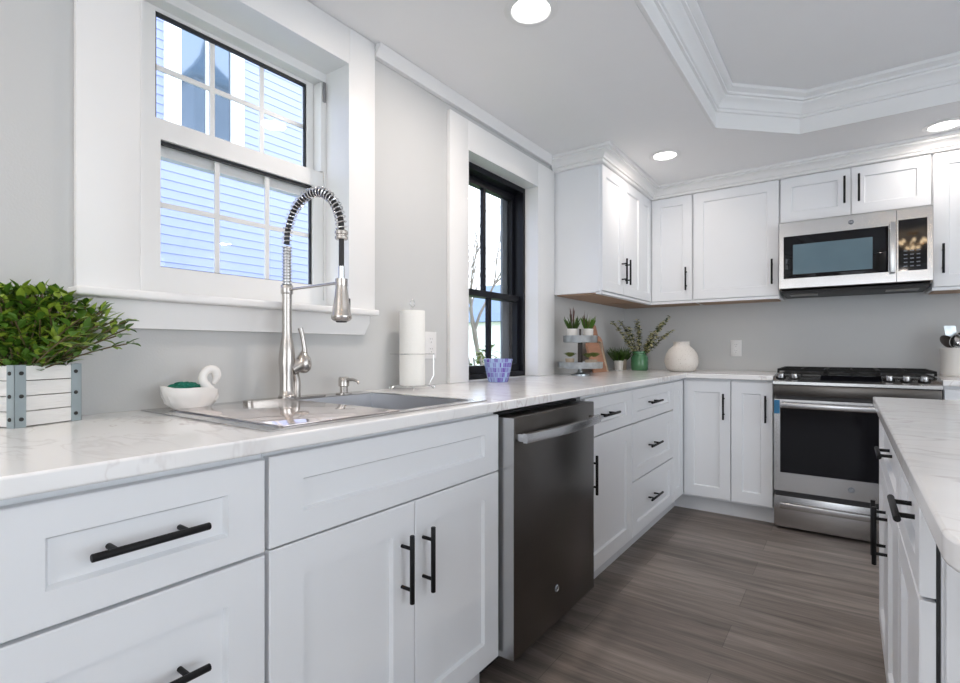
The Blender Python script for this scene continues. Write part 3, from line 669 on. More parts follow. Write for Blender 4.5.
b = MB(); b.tube([(FX, FY+.004, FZ2), (FX, FY+.032, FZ2+.0), ], .001, 4); b = MB()
b.tube(*smooth([(FX+.006, FY+.030, FZ2), (FX+.006, FY+.030, FZ2+.05), (FX+.004, FY+.022, FZ2+.075), (FX+.002, FY+.008, FZ2+.105)], [.0125, .0125, .014, .016]), 18); b.build('side_pipe', 'nickel', fa)
zc = 1.262
MB().lathe((FX, FY, zc-.014), [(0, 0), (.0175, 0), (.0185, .003), (.0185, .025), (.0175, .028), (0, .028)], 24).build('collar', 'nickel', fa)
# ribbed lower spring
b = MB(); pr = [(0, 0)]
zz = zc+.0145; k = 0
while zz < 1.40: pr += [(.0110, zz-zc), (.0155, zz+.002-zc), (.0155, zz+.005-zc), (.0110, zz+.007-zc)]; zz += .0095
pr += [(0, zz-zc)]; pr[0] = (0, .0145); b.lathe((FX, FY, zc), pr, 20); b.build('lower_spring', 'steel', fa)
# arch
HX = FX+.262; mid = (FX+HX)/2; RR = (HX-FX)/2
def arch(s):
    # s in 0..1 from column top to head collar
    z0, zt = 1.405, 1.413
    L1 = zt-z0; L2 = PI*RR*1.02; L3 = .002; S = s*(L1+L2+L3)
    if S < L1: return Vector((FX, FY, z0+S))
    if S < L1+L2:
        a = PI*(S-L1)/L2; return Vector((mid-RR*math.cos(a), FY, zt+RR*1.0*math.sin(a)))
    return Vector((HX, FY, zt-(S-L1-L2)))
hose = MB(); hose.tube([arch(i/60) for i in range(61)], .0085, 14); hs = hose.build('hose', 'rubber', fa)
NT = 30; pts = []
for i in range(NT*12+1):
    s = i/(NT*12); p = arch(s); tg = (arch(min(1, s+.004))-arch(max(0, s-.004))).normalized(); nx = Vector((0, 1, 0)); ny = tg.cross(nx); a = 2*PI*NT*s
    pts.append(p+(nx*math.cos(a)+ny*math.sin(a))*.0142)
MB().tube(pts, .0023, 6).build('spring', 'chrome', hs)
zb = 1.414
b = MB(); b.lathe((HX, FY, zb-.028), [(0, 0), (.015, 0), (.018, .003), (.018, .009), (.015, .011), (.015, .014), (.0185, .016), (.0185, .024), (.015, .027), (0, .027)], 24); b.build('hose_collar', 'nickel', fa)
b = MB(); b.tube([(HX, FY, zb-.028), (HX, FY, zb-.105)], .0075, 14); b.mi = 1; b.tube([(HX, FY, zb-.103), (HX, FY, zb-.147)], .009, 14); b.build('lower_hose', ['rubber', 'chrome'], fa)
b = MB(); b.tube([(FX+.015, FY, zc), (HX-.012, FY, zc+.003)], .0042, 12); b.lathe((HX, FY, zc-.008), [(.0145, 0), (.0175, .001), (.0175, .021), (.0145, .022)], 24); b.build('docking_arm', 'nickel', fa)
hd = MB(); hd.lathe((HX, FY, 1.155), [(0, 0), (.020, 0), (.025, .003), (.0285, .008), (.0285, .016), (.0260, .022), (.024, .040), (.019, .075), (.0165, .095), (.0160, .112), (.0, .112)], 28); hd = hd.build('spray_head', 'nickel', fa)
b = MB(); b.lathe((HX, FY, 1.1515), [(0, 0), (.014, 0), (.017, .0034), (0, .0034)], 20); b.build('nozzle', 'rubber', hd)
b = MB(); b.box(HX-.006, HX+.006, FY+.0205, FY+.029, 1.188, 1.222, .003); b.build('spray_button', 'rubber', hd)

sd = thing('soap_dispenser', (.086, 1.175, .9185), 'small brushed nickel soap pump beside the tall faucet', 'soap dispenser')
sd.scale = (1.15, 1.15, 1.15)
b = MB(); b.lathe((.086, 1.175, .919), [(0, 0), (.024, 0), (.024, .003), (.012, .005), (.012, .022), (.016, .024), (.016, .048), (.013, .052), (0, .052)], 24); b.build('pump', 'nickel', sd)
b = MB(); b.tube([(.088, 1.175, .962), (.120, 1.180, .963), (.136, 1.183, .960), (.143, 1.184, .951)], [.0055, .0045, .004, .0035], 12); b.build('spout', 'nickel', sd)

# ------------------------------------------------------------------ swan dish and scrubber
SWX, SWY, SWZ = .092, .662, .9186
sw = MB(); n1, n2 = 40, 14; prof = []
def swan_pt(u, v):
    # u along -1..1 (tail..breast), v 0..1 bottom..rim
    pass
rows = []
H = .040
for j in range(n2+1):
    t = j/n2; z = H*t; f = .70+.30*math.sin(min(1, t*1.3)*PI/2)
    row = []
    for i in range(n1):
        a = 2*PI*i/n1; ca, sa = math.cos(a), math.sin(a)
        L = .060*f; Wd = .034*f
        rib = 1+.06*math.cos(16*a+2.2*t)*math.sin(PI*min(1, t*1.2))
        zz = z+(.016*max(0, -ca)**3 if t > .4 else 0)*t+(.010*abs(sa)**2)*t
        row.append(Vector((SWX+Wd*sa*rib, SWY+L*ca*rib+(-.010*t if ca < -.6 else 0), SWZ+zz)))
    rows.append(row)
inner = [[Vector((SWX+(p.x-SWX)*.88, SWY+(p.y-SWY)*.90, p.z)) for p in rows[-1]], [Vector((SWX+(p.x-SWX)*.7, SWY+(p.y-SWY)*.75, SWZ+.012)) for p in rows[-1]]]
vr = [[sw.bm.verts.new(p) for p in r] for r in rows+inner]
for a, c in zip(vr, vr[1:]):
    for k in range(n1): sw.bm.faces.new((a[k], a[(k+1) % n1], c[(k+1) % n1], c[k]))
sw.bm.faces.new(vr[0][::-1]); sw.bm.faces.new(vr[-1])
nk = [(.036, .018), (.038, .034), (.032, .048), (.026, .060), (.025, .074), (.032, .086), (.043, .091), (.054, .087), (.058, .076), (.056, .065), (.050, .054)]
sw.tube(*smooth([(SWX, SWY+y, SWZ+z) for y, z in nk], [.022, .019, .0145, .0115, .0100, .0098, .0105, .0115, .011, .008, .004]), 16)
swo = sw.build('swan_dish', 'white_ceramic', loc=(SWX, SWY, SWZ), sharp=1.2); swo.scale = (1.12, 1.12, 1.12); tag(swo, 'white ceramic swan dish at the back left corner of the sink', 'dish')
b = MB()
bmesh.ops.create_icosphere(b.bm, subdivisions=4, radius=1)
for v in b.bm.verts:
    r = 1+random.uniform(-.10, .10); v.co = Vector((SWX+v.co.x*.021*r, SWY-.020+v.co.y*.045*r, SWZ+.051+v.co.z*.019*r))
tag(b.build('scrubber', 'scrub_green', loc=(SWX, SWY-.008, SWZ+.036), sharp=.3), 'dark green scouring pad heaped in the back of the white swan dish', 'scrubber')

# ------------------------------------------------------------------ planter box with plant
bx = thing('planter_box', (.08, .33, .915), 'white slatted wooden planter box with galvanised metal corners on the worktop', 'planter')
A = Vector((.150, .290, 0)); ang = math.radians(20)
ea = Vector((-math.sin(ang), math.cos(ang), 0)); eb = Vector((-math.cos(ang), -math.sin(ang), 0))
LA, LB, BH, BZ = .130, .128, .128, .9152
def bp(a, b_, z): return A+ea*a+eb*b_+Vector((0, 0, BZ+z))
def bbox(mb, a0, a1, b0, b1, z0, z1):
    vs = [mb.bm.verts.new(bp(a, b_, z)) for z in (z0, z1) for b_ in (b0, b1) for a in (a0, a1)]
    for q in ((0, 2, 3, 1), (4, 5, 7, 6), (0, 1, 5, 4), (2, 6, 7, 3), (0, 4, 6, 2), (1, 3, 7, 5)):
        f = mb.bm.faces.new([vs[i] for i in q]); f.material_index = mb.mi
for k in range(4):
    z0 = .002+k*.0315; z1 = z0+.0295
    m_ = MB(); bbox(m_, 0, LA, 0, .010, z0, z1); bbox(m_, 0, LA, LB-.010, LB, z0, z1); bbox(m_, 0, .010, .010, LB-.010, z0, z1); bbox(m_, LA-.010, LA, .010, LB-.010, z0, z1); m_.build('slat', 'white_wood', bx)
m_ = MB(); bbox(m_, .01, LA-.01, .01, LB-.01, .001, .008); m_.build('bottom', 'white_wood', bx)
for ca, cb, sa, sb in ((0, 0, 1, 1), (LA, 0, -1, 1), (0, LB, 1, -1), (LA, LB, -1, -1)):
    m_ = MB(); w_ = .020; e = .0016
    a0, a1 = sorted((ca-sa*e, ca+sa*w_)); b0, b1 = sorted((cb-sb*e, cb+sb*0)); bbox(m_, a0, a1, b0, b1, 0, BH)
    b0, b1 = sorted((cb-sb*e, cb+sb*w_)); a0, a1 = sorted((ca-sa*e, ca)); bbox(m_, a0, a1, b0, b1, 0, BH)
    br_ = m_.build('corner_bracket', 'galv_paint', bx)
    for z in (.017, .064, .111):
        for aa, bb_, N in ((ca+sa*.011, cb-sb*e, -eb*sb), (ca-sa*e, cb+sb*.011, -ea*sa)):
            c = bp(aa, bb_, z); U = Vector((0, 0, 1)).cross(N).normalized(); mx = Matrix((U, Vector((0, 0, 1)), N)).transposed()
            MB().lathe(c, [(.0042, 0), (.0040, .0016), (.0022, .0028), (0, .003)], 10, mx).build('bolt', 'bolt', br_)
def leaf(mb, p, d, up, L, W_, curl=.25):
    d = d.normalized(); s_ = d.cross(up)
    if s_.length < 1e-3: s_ = d.cross(Vector((1, .3, 0)))
    s_.normalize(); u = s_.cross(d).normalized()
    rows = []
    for k, (f, wd) in enumerate(((0, .08), (.25, .75), (.55, 1.0), (.8, .6), (1, 0))):
        c = p+d*L*f-u*curl*L*f*f
        if wd == 0: rows.append([mb.bm.verts.new(c)])
        else: rows.append([mb.bm.verts.new(c-s_*W_*wd/2+u*W_*wd*.16), mb.bm.verts.new(c), mb.bm.verts.new(c+s_*W_*wd/2+u*W_*wd*.16)])
    for a, c in zip(rows, rows[1:]):
        if len(c) == 3:
            for k in (0, 1): f = mb.bm.faces.new((a[k], a[k+1], c[k+1], c[k])); f.material_index = mb.mi
        else:
            for k in (0, 1): f = mb.bm.faces.new((a[k], a[k+1], c[0])); f.material_index = mb.mi
rnd = random.Random(3)
pl = thing('leafy_plant', (.08, .33, 1.0), 'bushy bright green leafy plant growing out of the white planter box', 'plant')
ctr = bp(LA/2, LB/2, .10); st = MB(); lf = MB()
nst = 120
for i in range(nst):
    a = rnd.uniform(0, 2*PI); tilt = rnd.uniform(.05, 1.30)
    hh = rnd.uniform(.10, .165)
    d0 = Vector((math.cos(a)*math.sin(tilt), math.sin(a)*math.sin(tilt), math.cos(tilt)*1.0))
    if d0.x < 0: d0.x *= .25
    root = bp(rnd.uniform(.02, LA-.02), rnd.uniform(.02, LB-.02), .100)
    reach = (.205 if d0.y > 0 else .15)*(1 if tilt > .7 else .86)
    pts = []
    for k in range(7):
        t = k/6; p = root+Vector((d0.x*reach*t*.92, d0.y*reach*t*.98, d0.z*.150*t+.022*math.sin(PI*t*.6)+.010*t))
        p.x = max(p.x, .035); pts.append(p)
    st.tube(pts, [.0016]*7, 5)
    for k in range(1, 7):
        for side in (-1, 1, 0):
            if rnd.random() < .04: continue
            p = pts[k]; tg = (pts[k]-pts[k-1]).normalized(); sidev = tg.cross(Vector((rnd.uniform(-.5, .5), rnd.uniform(-.5, .5), 1))).normalized()
            dd = tg*.6+sidev*side*1.0+Vector((rnd.uniform(-.4, .4), rnd.uniform(-.4, .4), rnd.uniform(-.25, .55)))
            if p.x < .06 and dd.x < 0: dd.x *= -.5
            if p.z < 1.075: dd.z = abs(dd.z)+.2
            lf.mi = 1 if rnd.random() < .42 else 0
            leaf(lf, p, dd, Vector((0, 0, 1)), rnd.uniform(.023, .036), rnd.uniform(.012, .018), rnd.uniform(0, .4))
st.build('stems', 'stem', pl); lf.build('foliage', ['leaf', 'leaf_light'], pl)
m_ = MB(); bbox(m_, .012, LA-.012, .012, LB-.012, .09, .104); m_.build('soil', 'soil', pl)

# ------------------------------------------------------------------ towel holder
TX, TY = .095, 1.512
th = thing('paper_towel_holder', (TX, TY, .915), 'chrome wire paper towel holder with a looped top near the wall', 'paper towel holder')
b = MB()
def circ(r, z, n=28, a0=0, a1=2*PI): return [(TX+r*math.cos(a0+(a1-a0)*k/n), TY+r*math.sin(a0+(a1-a0)*k/n), z) for k in range(n+1)]
b.tube(circ(.072, .928), .002, 8); 
for a in (-.75, .85, 2.4, 3.9):
    ca, sa = math.cos(a), math.sin(a)
    b.tube([(TX, TY, .928), (TX+.060*ca, TY+.060*sa, .928), (TX+.074*ca, TY+.074*sa, .926), (TX+.080*ca, TY+.080*sa, .919), (TX+.088*ca, TY+.088*sa, .9165), (TX+.092*ca, TY+.092*sa, .923), (TX+.086*ca, TY+.086*sa, .929)], .0022, 8)
b.build('base', 'chrome', th)
b = MB(); b.tube([(TX, TY, .928), (TX, TY, 1.240), (TX, TY-.012, 1.252), (TX, TY-.012, 1.266), (TX, TY, 1.276), (TX, TY+.012, 1.266), (TX, TY+.012, 1.252), (TX, TY+.004, 1.244)], .0024, 10); b.build('post', 'chrome', th)
b = MB(); b.tube(circ(.088, 1.056), .0022, 8)
b.tube([(TX+.066*math.cos(.9), TY+.066*math.sin(.9), .928), (TX+.088*math.cos(.9), TY+.088*math.sin(.9), .97), (TX+.088*math.cos(.9), TY+.088*math.sin(.9), 1.056)], .0022, 8); b.build('guard_ring', 'chrome', th)
pr = MB(); pr.lathe((TX, TY, .931), [(.018, 0), (.050, 0), (.051, .003), (.051, .296), (.050, .299), (.018, .299), (.018, 0)], 40); tag(pr.build('paper_towel_roll', 'paper', loc=(TX, TY, .931)), 'white paper towel roll standing on the chrome wire holder', 'paper towels')

def outlet(name, P, U, N, label, cat, slots=True):
    P, U, N = Vector(P), Vector(U), Vector(N); b = MB(); Z = Vector((0, 0, 1))
    t = thing(name, P, label, cat)
    R = []
    for i, n in ((0, 0), (0, .003), (.003, .005)):
        R.append([b.bm.verts.new(P+U*x+Z*z+N*n) for x, z in ((-.038+i, -.060+i), (.038-i, -.060+i), (.038-i, .060-i), (-.038+i, .060-i))])
    b.bm.faces.new(R[-1]); b.bm.faces.new(R[0])
    for a, c in zip(R, R[1:]):
        for k in range(4): b.bm.faces.new((a[k], a[(k+1) % 4], c[(k+1) % 4], c[k]))
    b.build('cover_plate', 'plastic_white', t)
    mx = Matrix((U, Z, N)).transposed()
    for z in ((-.022, .022) if slots else (0,)):
        q = MB(); q.lathe(P+Z*z, [(.0165, .0045), (.016, .0065), (0, .0065)], 20, mx); so_ = q.build('socket', 'plastic_white', t)
        q = MB()
        for x in (-.006, .006): q.tube([P+Z*(z+.006)+U*x+N*.0064, P+Z*(z+.006)+U*x+N*.0069], .0022, 6)
        q.tube([P+Z*(z-.008)+N*.0064, P+Z*(z-.008)+N*.0069], .0025, 8); q.build('slots', 'slot_dark', so_)
outlet('wall_outlet', (.001, 1.728, 1.093), LX, NX, 'white outlet cover on the left wall partly behind the paper towels', 'outlet')
outlet('wall_outlet', (.846, YB-.001, 1.082), BX, NB, 'white double outlet on the grey back wall right of the round vase', 'outlet')

# bowl
bw = MB(); bw.lathe((.128, 2.085, .9155), [(0, 0), (.046, 0), (.052, .012), (.062, .06), (.072, .112), (.069, .113), (.058, .06), (.048, .014), (0, .006)], 40)
tag(bw.build('mosaic_bowl', 'mosaic', loc=(.128, 2.085, .9155)), 'purple and blue mosaic glass bowl in front of the black window', 'bowl')

# ------------------------------------------------------------------ two-tier tray with four small pots
GX, GY = .172, 2.935
tt = thing('tiered_tray', (GX, GY, .915), 'two-tier round galvanised metal serving tray in front of the cutting boards', 'tiered tray')
b = MB(); b.lathe((GX, GY, .9152), [(0, 0), (.055, 0), (.055, .006), (.018, .014), (.012, .03), (.012, .045), (0, .045)], 28); b.build('foot', 'galvanised', tt)
b = MB(); b.box(GX-.011, GX+.011, GY-.011, GY+.011, .962, 1.116); b.tube([(GX, GY, 1.155), (GX, GY, 1.200)], .006, 10); b.build('post', 'leather', tt)
for r, z, h in ((.138, .958, .038), (.105, 1.116, .042)):
    b = MB(); b.lathe((GX, GY, z), [(0, 0), (r-.004, 0), (r-.001, .004), (r, h-.004), (r+.003, h), (r-.001, h), (r-.004, .005), (0, .003)], 44); b.build('tray', 'galvanised', tt)
def blade_tuft(mb, c, n, r, h, spread, rr, wd=.006):
    for k in range(n):
        a = rr.uniform(0, 2*PI); q = rr.uniform(0, 1)**.6; p = c+Vector((math.cos(a), math.sin(a), 0))*r*q
        d = Vector((math.cos(a)*spread*q, math.sin(a)*spread*q, 1)); leaf(mb, p, d, Vector((math.sin(a), -math.cos(a), .3)), h*rr.uniform(.6, 1), wd, rr.uniform(-.1, .25))
def pot_prof(r, h): return [(0, 0), (r*.82, 0), (r*.9, h*.1), (r, h), (r*.9, h), (r*.85, h*.8), (0, h*.8)]
def little_pot(name, c, r, h, label, fol, cat='potted plant', pm='pot_white', group=None):
    t = thing(name, c, label, cat, group); MB().lathe(c, pot_prof(r, h), 24).build('pot', pm, t)
    f = MB(); fol(f, Vector(c)+Vector((0, 0, h*.8))); f.build('leaves', ['leaf', 'leaf_dark', 'leaf_purple', 'leaf_sage'], t); return t
r4 = random.Random(5)
def f1(f, c):
    f.mi = 1; blade_tuft(f, c, 30, .018, .115, .55, r4, .011); f.mi = 0; blade_tuft(f, c, 12, .016, .10, .5, r4, .010); f.mi = 2; blade_tuft(f, c+Vector((0, -.002, .04)), 6, .006, .120, .08, r4, .011)
def f2(f, c):
    f.mi = 0; blade_tuft(f, c, 30, .018, .105, .5, r4, .011); f.mi = 2; blade_tuft(f, c+Vector((-.01, -.015, .02)), 6, .012, .125, .35, r4, .007); f.mi = 3; blade_tuft(f, c, 8, .016, .12, .5, r4, .008)
def rosette(f, c):
    c = c+Vector((0, 0, .022)); f.mi = 3
    for k in range(70):
        a = k*2.4; t = k/70; d = Vector((math.cos(a)*(1-t*.7), math.sin(a)*(1-t*.7), .7+t*1.4)); leaf(f, c+Vector((math.cos(a), math.sin(a), 0))*.010*(1-t), d, Vector((0, 0, 1)), .038*(1-.3*t), .017, .1)
    f.mi = 0
    for k in range(14):
        a = k*2.4+1; d = Vector((math.cos(a), math.sin(a), .6)); leaf(f, c, d, Vector((0, 0, 1)), .046, .013, .1)
little_pot('succulent_pot', (GX-.030, GY-.048, 1.1200), .032, .080, 'left small white pot with spiky dark plant on the upper tray', f1)
little_pot('succulent_pot', (GX+.048, GY+.012, 1.1200), .032, .080, 'right small white pot with bright green spiky plant on the upper tray', f2)
little_pot('succulent_pot', (GX-.048, GY-.045, .9617), .028, .056, 'round leafy succulent at the left of the lower tray', rosette, pm='beige_pot')
def ros2(f, c):
    rosette(f, c+Vector((.012, .018, .004))); rosette(f, c+Vector((-.012, -.018, 0)))
little_pot('succulent_pot', (GX+.070, GY+.005, .9617), .038, .050, 'sprawling succulent in a pale pot at the right of the lower tray', ros2, pm='beige_pot')

# cutting boards leaning on the left wall
def board(name, y0, y1, z1, x_bot, x_top, t, label, holes=False, m='board_wood'):
    b = MB(); n = (y1-y0)
    r = .02; P = [(y0+.0, 0), (y1, 0), (y1, z1-r), (y1-r, z1), (y0+r, z1), (y0, z1-r)]
    if holes:  # paddle handle
        ym = (y0+y1)/2; P = [(y0, 0), (y1, 0), (y1, z1-.11), (y1-.02, z1-.09), (ym+.028, z1-.075), (ym+.024, z1-.01), (ym+.012, z1), (ym-.012, z1), (ym-.024, z1-.01), (ym-.028, z1-.075), (y0+.02, z1-.09), (y0, z1-.11)]
    k = (x_top-x_bot)/z1
    b.prism(P, 0, t, lambda a, c, h: (x_bot+k*c+h, a, .9158+c))
    return tag(b.build(name, [m], loc=((x_bot+x_top)/2, (y0+y1)/2, .9158)), label, 'cutting board')
board('cutting_board', 3.42, 3.60, .335, .075, .006, .014, 'taller reddish wood board with a paddle top, leaning on the wall behind the tiered tray', True)
board('cutting_board', 3.265, 3.485, .205, .112, .052, .014, 'shorter reddish wood board leaning in front of the taller one')
board('cutting_board', 3.490, 3.506, .215, .112, .056, .020, 'pale narrow board edge standing right of the reddish boards', m='board_edge')

# grass pots, green vase with branches, round vase
def grass(f, c):
    f.mi = 1; blade_tuft(f, c, 120, .028, .135, .75, r4, .006); f.mi = 0; blade_tuft(f, c, 40, .025, .12, .7, r4, .006)
little_pot('grass_pot', (.118, 3.735, .9155), .034, .074, 'white pot with dark green grass between the boards and the green vase', grass)
def grass2(f, c):
    f.mi = 1; blade_tuft(f, c, 80, .022, .11, .95, r4, .006); f.mi = 0; blade_tuft(f, c, 40, .02, .11, .8, r4, .006)
little_pot('grass_pot', (.118, 3.835, .9155), .026, .085, 'beige pot with grass tucked behind the white grass pot', grass2, pm='beige_pot')
VX, VY = .245, 3.83
v_ = MB(); v_.lathe((VX, VY, .9155), [(0, 0), (.056, 0), (.062, .008), (.064, .05), (.062, .095), (.054, .112), (.047, .118), (.047, .126), (.053, .130), (.053, .142), (.048, .144), (.043, .138), (.043, .02), (0, .015)], 36)
tag(v_.build('green_vase', 'green_glaze', loc=(VX, VY, .9155)), 'green glazed jar vase holding branches in the corner', 'vase')
bs = thing('leafy_branches', (VX, VY, 1.0), 'spread of branches with small cream blossoms standing in the green vase', 'branches')
sb = MB(); fb = MB(); rb = random.Random(11)
for (dx, dy, dz, n) in ((-.16, -.13, .33, 15), (-.12, -.09, .34, 15), (-.09, -.10, .22, 12), (-.01, -.03, .345, 15), (.015, -.05, .30, 12), (.10, .01, .26, 12), (.17, .01, .33, 17), (.22, .02, .37, 17), (.245, .0, .27, 16), (.14, -.03, .22, 12), (-.06, -.08, .30, 12)):
    pts = []
    for k in range(9):
        t = k/8; pts.append(Vector((VX+dx*t**1.3*1.0, VY+dy*t**1.2, .945+dz*t**.9)))
    sb.tube(pts, [.0025-.0015*k/8 for k in range(9)], 6)
    for i in range(n*6):
        t = .3+.7*rb.random()**.8; k = min(7, int(t*8)); p = pts[k].lerp(pts[k+1], t*8-k)
        a = rb.uniform(0, 2*PI); d = Vector((math.cos(a), math.sin(a), rb.uniform(-.2, .9))); 
        rsel = rb.random(); fb.mi = 0 if rsel < .35 else (1 if rsel < .60 else 2)
        leaf(fb, p, d, Vector((0, 0, 1)), rb.uniform(.020, .032), rb.uniform(.013, .020), .2)
sb.build('twigs', 'stem', bs); fb.build('blossoms_and_leaves', ['leaf_sage', 'leaf_dark', 'blossom'], bs)
v_ = MB(); v_.lathe((.555, 3.80, .9155), [(0, 0), (.070, 0), (.088, .008), (.106, .035), (.114, .065), (.113, .095), (.103, .130), (.084, .158), (.064, .175), (.056, .183), (.055, .192), (.055, .206), (.058, .212), (.053, .213), (.048, .205), (.048, .19), (.06, .17), (.09, .12), (.1, .08), (.09, .02), (0, .012)], 44)
tag(v_.build('round_vase', 'speckled', loc=(.555, 3.80, .9155)), 'round speckled off-white stoneware vase with a short neck on the corner worktop', 'vase')

# crock and utensils
KX, KY = 2.025, 4.06
k_ = MB(); k_.lathe((KX, KY, .9155), [(0, 0), (.060, 0), (.064, .006), (.064, .010), (.062, .012), (.062, .156), (.065, .160), (.065, .166), (.058, .168), (.056, .160), (.056, .012), (0, .010)], 36)
tag(k_.build('utensil_crock', 'pot_white', loc=(KX, KY, .9155)), 'white ceramic utensil crock on the worktop right of the range', 'crock')
def utensil(nm, dx, dy, L, kind, mt, label, lx=0):
    base = Vector((KX-dx*.5, KY-dy*.5, .930)); d = Vector((dx, dy, .2)).normalized(); tip = base+d*L
    t = thing(nm, base, label, 'utensil'); MB().tube([base, tip], .0045, 10).build('handle', mt, t)
    b = MB()
    side = Vector((1, .25, 0)).normalized(); up = side.cross(d).normalized()
    if kind == 'spatula':
        for r_, s_ in ((0, .02), (.085, .036)): pass
        vs = [tip+side*x+d*y+up*n for n in (-.001, .001) for x, y in ((-.010, -.005), (.010, -.005), (.026, .02), (.028, .080), (-.028, .080), (-.026, .02))]
        vv = [b.bm.verts.new(v) for v in vs]; b.bm.faces.new(vv[:6][::-1]); b.bm.faces.new(vv[6:])
        for k in range(6): b.bm.faces.new((vv[k], vv[(k+1) % 6], vv[6+(k+1) % 6], vv[6+k]))
    else:
        mx = Matrix((side, d, up)).transposed(); b.lathe(tip+d*.03, [(0, -.012), (.018, -.009), (.030, 0), (.033, .008), (.031, .008), (.028, .001), (.016, -.006), (0, -.009)], 22, Matrix((side*1.0, d*1.25, up)).transposed())
    b.build('head', mt if kind != 'ladle' else 'leather', t)
utensil('ladle', -.075, -.03, .175, 'ladle', 'rubber', 'brown and black ladle leaning left out of the crock')
utensil('slotted_spatula', -.020, .012, .205, 'spatula', 'galvanised', 'shiny steel spatula standing upright in the crock')
utensil('black_spoon', .050, -.01, .185, 'spoon', 'rubber', 'black spoon leaning right out of the crock')
utensil('steel_spoon', .012, -.035, .165, 'spoon', 'chrome', 'steel spoon in front in the crock, its bowl just above the rim')

# ------------------------------------------------------------------ recessed ceiling lights
def can(x, y, z, label, power=CAN_POWER, group=None):
    t = thing('recessed_light', (x, y, z), label, 'ceiling light', group)
    MB().lathe((x, y, z), [(.066, -.001), (.092, -.001), (.094, -.004), (.070, -.008), (.064, -.003)], 36).build('trim_ring', 'trim_white', t)
    MB().lathe((x, y, z), [(0, -.0035), (.064, -.0035), (.064, -.0015), (0, -.0015)], 32).build('lens', 'lamp_lens', t)
    l = bpy.data.lights.new('can_lamp', 'AREA'); l.shape = 'DISK'; l.size = .12; l.energy = power; l.color = (1, .87, .78)
    o = bpy.data.objects.new('can_lamp', l); C.objects.link(o); o.parent = t; o.location = (0, 0, -.012)
    return t
can(.616, 1.560, CEIL, 'round recessed ceiling light in front of the two windows, nearest the camera')
can(.606, 3.215, CEIL, 'round recessed ceiling light close to the corner upper cabinets', 2.3)
can(1.937, 3.650, CEIL, 'round recessed ceiling light above the right end of the upper cabinets', 1.3)
for x, y in ((.58, -.6), (3.9, 3.0), (3.9, .6), (3.9, -2.2), (.58, -2.4), (2.2, -2.5)): can(x, y, CEIL, 'unseen round ceiling light added to brighten the room', group='added ceiling lights out of view')  # extra lamps added out of view to raise the interior light
# crystal chandelier behind the camera, mirrored in the microwave panel
chn = thing('chandelier', (2.15, -.42, 2.3), 'warm brass chandelier with clustered bulbs, seen only as a reflection', 'chandelier')
b = MB(); b.lathe((2.15, -.42, TRAY-.0015), [(0, 0), (.06, 0), (.05, -.02), (0, -.02)], 24); b.tube([(2.15, -.42, TRAY-.01), (2.15, -.42, 2.34)], .006, 10); b.build('stem', 'brass', chn)
b = MB(); b2 = MB()
for k in range(8):
    a = k*PI/4; c = Vector((2.15+.13*math.cos(a), -.42+.13*math.sin(a), 2.34)); b.tube([(2.15, -.42, 2.35), c+Vector((0, 0, -.04)), c], .004, 8)
    b2.lathe(c, [(0, 0), (.012, .002), (.018, .02), (.012, .04), (0, .05)], 12)
for k in range(4): b2.lathe((2.15+.05*math.cos(k*1.57), -.42+.05*math.sin(k*1.57), 2.27), [(0, 0), (.014, .002), (.018, .018), (.012, .034), (0, .04)], 12)
b.build('arms', 'brass', chn); b2.build('bulbs', 'bulb', chn)

# ------------------------------------------------------------------ outside
GZ = -.6
struct(MB().box(-40, -.2, -30, 45, GZ-.2, GZ).build('ground', 'lawn'))
mat('bounce_slab', (.80, .79, .76), .8, var=.06)  # unseen pale ground, added to bounce daylight up to the ceiling
struct(MB().box(XR+.22, XR+9, -12, 9, GZ, -.08).build('ground', 'bounce_slab')); struct(MB().box(-2, XR+.2, -12, YF-.22, GZ, -.08).build('ground', 'bounce_slab'))
nh = thing('neighbour_house', (-3.4, 1.5, GZ), 'neighbouring house with pale blue clapboard siding outside the white window', 'house')
HXN = -3.2
b = MB(); y0, y1 = -3.0, 4.6; pitch = .078; z = GZ; top_z = 6.2
# clapboards, each lapping over the one below, one wall mesh
prof = []
k = 0
while z < top_z:
    prof += [(HXN+.013, z), (HXN+.006, z+pitch-.001)]; z += pitch
prof += [(HXN-3, z), (HXN-3, GZ)]
b.prism(prof, y0, y1, lambda a, c, h: (a, h, c)); b.build('siding', 'siding', nh)
b = MB(); b.box(HXN-3.3, HXN+.4, y0-.3, y1+.3, top_z, top_z+.25); b.build('roof', 'roof_slate', nh)
b = MB(); b.box(HXN, HXN+.05, y1-.02, y1+.10, GZ, top_z); b.build('corner_board', 'house_trim', nh)
wy0, wy1, wz0, wz1 = 1.955, 2.64, 2.86, 4.9
b = MB(); b.grid([wy0, wy0+.12, wy1-.12, wy1], [wz0, wz0+.12, wz1-.12, wz1], {(1, 1)}, lambda a, c, h: (h, a, c), HXN, HXN+.06); nw = b.build('window', 'house_trim', nh)
mat('mirror_pane', (.19, .23, .29), .03, metal=1, var=.02)
MB().box(HXN+.02, HXN+.03, wy0+.12, wy1-.12, wz0+.12, wz1-.12).build('pane', 'mirror_pane', nw)
MB().box(HXN+.03, HXN+.05, wy0+.12+.215, wy0+.12+.235, wz0+.12, wz1-.12).build('bars', 'house_trim', nw)
